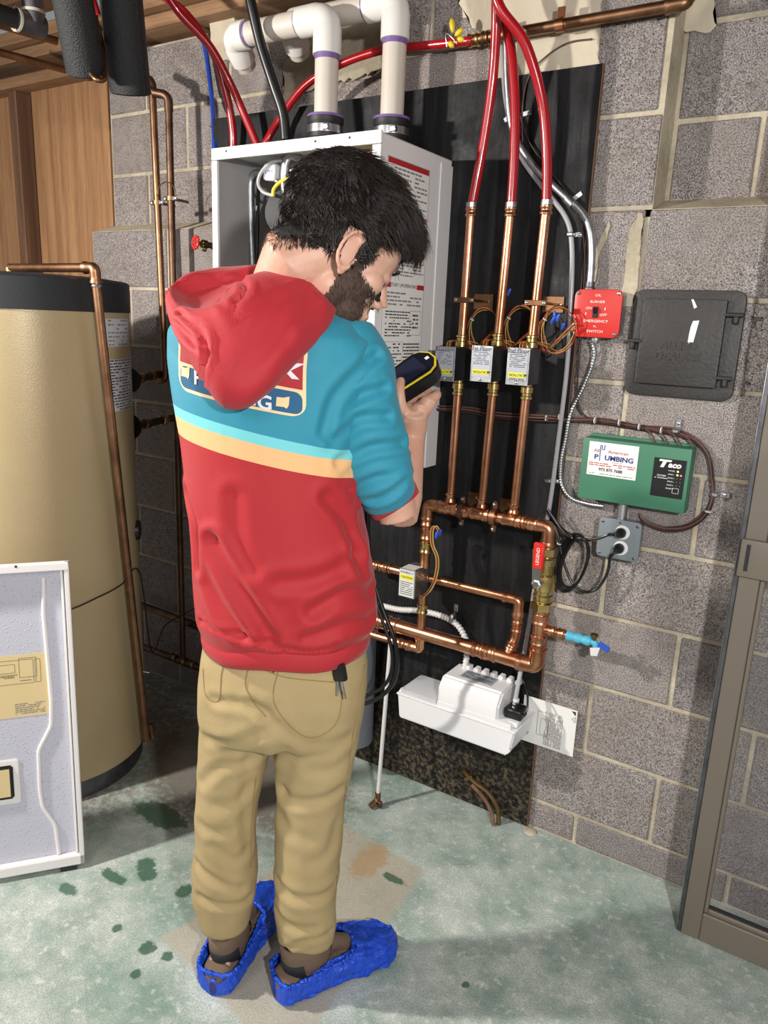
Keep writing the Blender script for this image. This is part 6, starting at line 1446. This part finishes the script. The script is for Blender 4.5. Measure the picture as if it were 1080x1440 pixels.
d = .0070*nz(co, 7, 7, 7, 0, 4)*np.clip((.75-z)/.15, .3, 1)+.0045*nz(co, 9, 9, 13, 0, 8)*np.clip((.30-z)/.2, 0, 1)+.0020*nz(co, 24, 24, 24, 0, 2)
for pts, w_, dp_ in [([(357, 990), (378, 1015), (382, 1060)], .010, .010), ([(300, 985), (340, 990), (372, 1005)], .009, .008), ([(290, 1040), (330, 1045), (368, 1030)], .010, .007), ([(283, 1100), (310, 1080), (350, 1072)], .010, .008), ([(300, 1135), (335, 1128), (355, 1105)], .012, .006), ([(282, 1160), (300, 1172), (318, 1170)], .010, .006), ([(275, 1215), (300, 1240), (340, 1250)], .009, .009), ([(280, 1262), (310, 1275), (350, 1262)], .008, .009), ([(390, 1020), (430, 1045), (490, 1035)], .010, .005), ([(395, 1115), (430, 1130), (478, 1110)], .011, .010), ([(440, 1085), (470, 1080), (490, 1062)], .012, .006), ([(395, 1150), (410, 1172), (435, 1180)], .012, .005), ([(390, 1240), (410, 1262), (450, 1262), (472, 1240)], .010, .010), ([(388, 1285), (405, 1305), (440, 1308)], .010, .008), ([(395, 1335), (430, 1325), (465, 1310)], .007, .007), ([(300, 1190), (325, 1210), (350, 1195)], .01, .006), ([(440, 1215), (465, 1195), (474, 1160)], .012, .006), ([(385, 1000), (400, 1060), (395, 1110)], .014, .008), ([(352, 1060), (345, 1120), (348, 1190)], .012, .007)]:
    q3 = [Vector(hit(x, y, bvt3, 0, 1.34)) for x, y in pts]; d += crease(co, q3, w_*1.15, dp_*.62, .35)
put(tme, co+no*d[:, None]); co, _ = get(tme)
bvh_t = BVHTree.FromPolygons([Vector(c_) for c_ in co], [tuple(p.vertices) for p in tme.polygons])
trousers = bake('trousers', tme, 'khaki', ps)
def seam(name, pts, r, mat='khaki_stitch', off=.0006, parent=trousers):
    P_ = cat([Vector((x, y, 0)) for x, y in pts], 8); return obj(name, sweep([hit(p.x, p.y, bvh_t, off) for p in P_], r, 6), mat, parent, True)
for nm, pts, r in [('centre_seam', [(356, 922), (345, 960), (356, 985), (374, 1008)], .0012), ('pocket_seam', [(322, 916), (312, 945), (308, 984), (290, 978), (286, 940)], .0011), ('pocket_seam', [(392, 940), (386, 990), (430, 1036), (472, 1018), (482, 965)], .0011), ('side_seam', [(512, 935), (498, 1020), (487, 1100), (478, 1190), (471, 1270)], .0011), ('side_seam', [(360, 1090), (354, 1150), (352, 1220)], .0011), ('yoke_seam', [(326, 912), (345, 925), (358, 930)], .001), ('yoke_seam', [(360, 935), (400, 952), (478, 960)], .001)]:
    seam(nm, pts, r)
p_ = hit(385, 940, bvh_t, .002); obj('pocket_tab', add_box(B(), p_, (.006, .006, .014), .0015), 'print_red', ps, False, 'small red pocket tab')
kf = thing('key_fob', 'black car key fob with keys hanging from the back pocket', 'keys', hit(474, 945, bvh_t, .01))
p_ = hit(474, 943, bvh_t, .012); obj('fob', add_box(B(), p_, (.026, .014, .034), .005, Matrix.Rotation(-.25, 3, 'Y'), 2), 'black_plastic', kf)
for dx in (-1, 1): q_ = p_+Vector((.004+.006*dx, -.002, -.030)); obj('key', sweep([p_-EZ*.014+EX*.004*dx, q_, q_+Vector((.004*dx+.003, 0, -.018))], [.0022, .0028, .0016], 6), 'steel', kf)
# ---- shoes and blue covers
def foot(name_, heel, toe, ax_w, seed, lab):
    heel = Vector(heel); toe = Vector(toe); d_ = (toe-heel); L_ = d_.length; d_ = d_/L_; s_ = EZ.cross(d_)*-1; s_ = d_.cross(EZ)
    prof = [(0, .010, .040), (.008, .022, .056), (.025, .033, .066), (.07, .040, .070), (.18, .043, .074), (.35, .044, .082), (.5, .048, .078), (.65, .054, .066), (.8, .053, .054), (.92, .040, .046), (.985, .018, .036), (1, .003, .020)]
    def shell(kw, kh, lift, wr, cutopen=False, NA=44, sub=4):
        pr = []
        for a, b in zip(prof, prof[1:]):
            for k in range(sub): t_ = k/sub; pr.append(tuple(a[j]+(b[j]-a[j])*t_ for j in range(3)))
        pr.append(prof[-1]); bm = B(); rings = []
        for (t_, w_, h_) in pr:
            ring = []; w2 = w_*kw; h2 = h_*kh
            for k in range(NA):
                a = 2*PI*k/NA; ca, sa = math.cos(a), math.sin(a)
                x_ = math.copysign(abs(ca)**.75, ca)*w2; z_ = (math.copysign(abs(sa)**(.55 if sa < 0 else .85), sa)*.5+.5)*h2
                p = heel+d_*(t_*L_)+s_*x_+EZ*(z_+lift)
                if wr and z_ > .006:
                    q = noise.noise(Vector((t_*9, a*2.2, seed)))+.6*noise.noise(Vector((t_*24, a*5, seed+4))); ra = noise.noise(Vector((a*9, t_*5, seed)))
                    p += (s_*ca+EZ*max(sa, 0))*(q*wr+ra*wr*.5)
                ring.append(bm.verts.new(p))
            rings.append((t_, ring))
        for (t0, a), (t1, b) in zip(rings, rings[1:]):
            for k in range(NA):
                ang = 2*PI*(k+.5)/NA; tm = (t0+t1)/2
                if cutopen and tm < .60 and (math.sin(ang)*.5+.5)*(.082 if tm > .1 else .080) > .056+.022*tm/.6: continue
                bm.faces.new((a[k], a[(k+1) % NA], b[(k+1) % NA], b[k]))
        bm.faces.new(rings[0][1][::-1]) if not cutopen else bm.faces.new([v for v in rings[0][1]][::-1])
        bm.faces.new(rings[-1][1])
        return bm
    sh = shell(.88, .88, .004, 0)
    so_ = obj('shoe', sh, 'shoe_brown', ps, True)
    c0 = heel+d_*(.24*L_)
    col_ = B(); rr = []
    for h_, a_, b_ in ((.05, .050, .036), (.075, .060, .037), (.10, .058, .036), (.125, .054, .036), (.128, .048, .031), (.10, .046, .030)):
        rr.append([col_.verts.new(q) for q in ellring(c0+EZ*h_+d_*(.10-h_)*.25, a_, b_, 32, d_, s_)])
    for A_, B_ in zip(rr, rr[1:]):
        for k in range(32): col_.faces.new((A_[k], A_[(k+1) % 32], B_[(k+1) % 32], B_[k]))
    obj('shoe_collar', col_, 'shoe_brown', so_, True)
    # black heel counter
    hc = B(); rr = []
    for h_ in (.052, .066, .088, .092):
        rr.append([hc.verts.new(c0+EZ*h_+d_*(.10-h_)*.25-d_*math.cos(a)*(.0625 if h_ < .09 else .058)+s_*math.sin(a)*(.0395 if h_ < .09 else .037)) for a in [(-1.15+2.3*k/20) for k in range(21)]])
    for A_, B_ in zip(rr, rr[1:]):
        for k in range(20): hc.faces.new((A_[k], A_[k+1], B_[k+1], B_[k]))
    obj('heel_counter', hc, 'gasket', so_, True, 'black heel counter')
    for k in range(5):
        t_ = .36+k*.05; zc = .090-.010*k; q = heel+d_*(t_*L_)
        obj('shoe_lace', sweep(cat([q-s_*.026+EZ*(zc-.012), q-s_*.012+EZ*(zc-.002), q+EZ*(zc+.001)+d_*.008, q+s_*.014+EZ*(zc-.003)+d_*.012, q+s_*.027+EZ*(zc-.014)+d_*.014], 4), .0022, 6), 'lace', so_, True)
    q = heel+d_*(.34*L_)+EZ*.094
    obj('tongue', sweep(cat([q+d_*.075-EZ*.030, q+d_*.03-EZ*.008, q, q-d_*.004+EZ*.018], 4), [.020]*13, 10), 'shoe_brown', so_, True)
    for s__ in (-1, 1): obj('lace_bow', sweep(cat([q+EZ*.012+d_*.01, q+s_*.022*s__+EZ*.010+d_*.02, q+s_*.036*s__-EZ*.012+d_*.012, q+s_*.03*s__-EZ*.028], 4), .002, 6), 'lace', so_, True)
    cv_ = obj('shoe_cover', shell(1.16, 1.12, .001, .0080, True, 88, 8), 'cover_blue', ps, True, lab)
    m_ = cv_.modifiers.new('film', 'SOLIDIFY'); m_.thickness = .0015
    # gathered elastic round the opening
    pts = []; N_ = 150
    def halfw(t_):
        for (ta, wa, ha), (tb, wb, hb__) in zip(prof, prof[1:]):
            if ta <= t_ <= tb: return wa+(wb-wa)*(t_-ta)/(tb-ta)
        return .04
    for k in range(N_):
        a = 2*PI*k/N_; t_ = .302+.300*math.cos(a); sn = math.sin(a); w2 = halfw(max(.004, t_))*1.16*(.97 if t_ < .45 else .97-(t_-.45)*1.9)
        edge = min(1, abs(sn)*1.5) if math.cos(a) > 0 else min(1, abs(sn)*2.5)
        pts.append(heel+d_*(t_*L_)+s_*math.copysign(w2*edge, sn)+EZ*(.058+.024*t_/.6+.003*math.sin(k*2.1)+.002*math.sin(k*.9)))
    obj('elastic_rim', sweep(pts, [.0045+.0015*math.sin(k*2.6) for k in range(N_)], 8, closed=True), 'cover_blue', cv_, True)
foot('L', tuple(Vector((ANK_L.x, ANK_L.y, 0))-Vector((-.098, .330, 0)).normalized()*.058), tuple(Vector((ANK_L.x, ANK_L.y, 0))+Vector((-.098, .330, 0)).normalized()*.262), 0, 1, 'crinkled blue plastic shoe cover on the left foot')
foot('R', tuple(Vector((ANK_R.x, ANK_R.y, 0))-Vector((.155, .330, 0)).normalized()*.075), tuple(Vector((ANK_R.x, ANK_R.y, 0))+Vector((.155, .330, 0)).normalized()*.235), 0, 7, 'crinkled blue plastic shoe cover on the right foot')
# ============================================================ HANDHELD METER
mt_ = thing('handheld_meter', 'black handheld meter with yellow trimmed face held in the right hand', 'meter', mC)
def mprism(poly, n0, n1, bev=.003):
    bm = B(); a = [bm.verts.new(mp(l, w, n0)) for l, w in poly]; b = [bm.verts.new(mp(l, w, n1)) for l, w in poly]; n_ = len(poly); bm.faces.new(a); bm.faces.new(b[::-1])
    for i in range(n_): bm.faces.new((a[i], b[i], b[(i+1) % n_], a[(i+1) % n_]))
    if bev: bmesh.ops.bevel(bm, geom=bm.edges[:], offset=bev, segments=2, affect='EDGES')
    return bm
def outl_(k=1, e=0): return [(-ml/2, -mw/2*.82*k), (ml*.30, -mw/2*k), (ml/2-.012-e, -mw/2*.80*k), (ml/2-e, -mw/2*.30*k), (ml/2-e, mw/2*.30*k), (ml/2-.012-e, mw/2*.80*k), (ml*.30, mw/2*k), (-ml/2, mw/2*.82*k)]
obj('case', mprism(outl_(), -mt/2, mt/2-.004, .004), 'black_plastic', mt_)
obj('yellow_trim', mprism(outl_(.97, .002), mt/2-.005, mt/2-.001, .001), 'yellow_plastic', mt_)
obj('face', mprism(outl_(.90, .006), mt/2-.002, mt/2+.0005, .0005), 'lens_dark', mt_, False)
M('screen', lin(34, 38, 58), .12, var=0, coat=.3)
obj('screen', mprism([(-.015, -.026), (.050, -.026), (.050, .026), (-.015, .026)], mt/2, mt/2+.0012, .0004), 'screen', mt_, False)
obj('badge', mprism([(.062, -.004), (.070, -.004), (.070, .004), (.062, .004)], mt/2+.0004, mt/2+.0012, .0003), 'paper', mt_, False)
for k in range(3): obj('button', mprism([(-.036, -.02+.015*k), (-.026, -.02+.015*k), (-.026, -.010+.015*k), (-.036, -.010+.015*k)], mt/2, mt/2+.002, .0006), 'grey_cast', mt_, False)
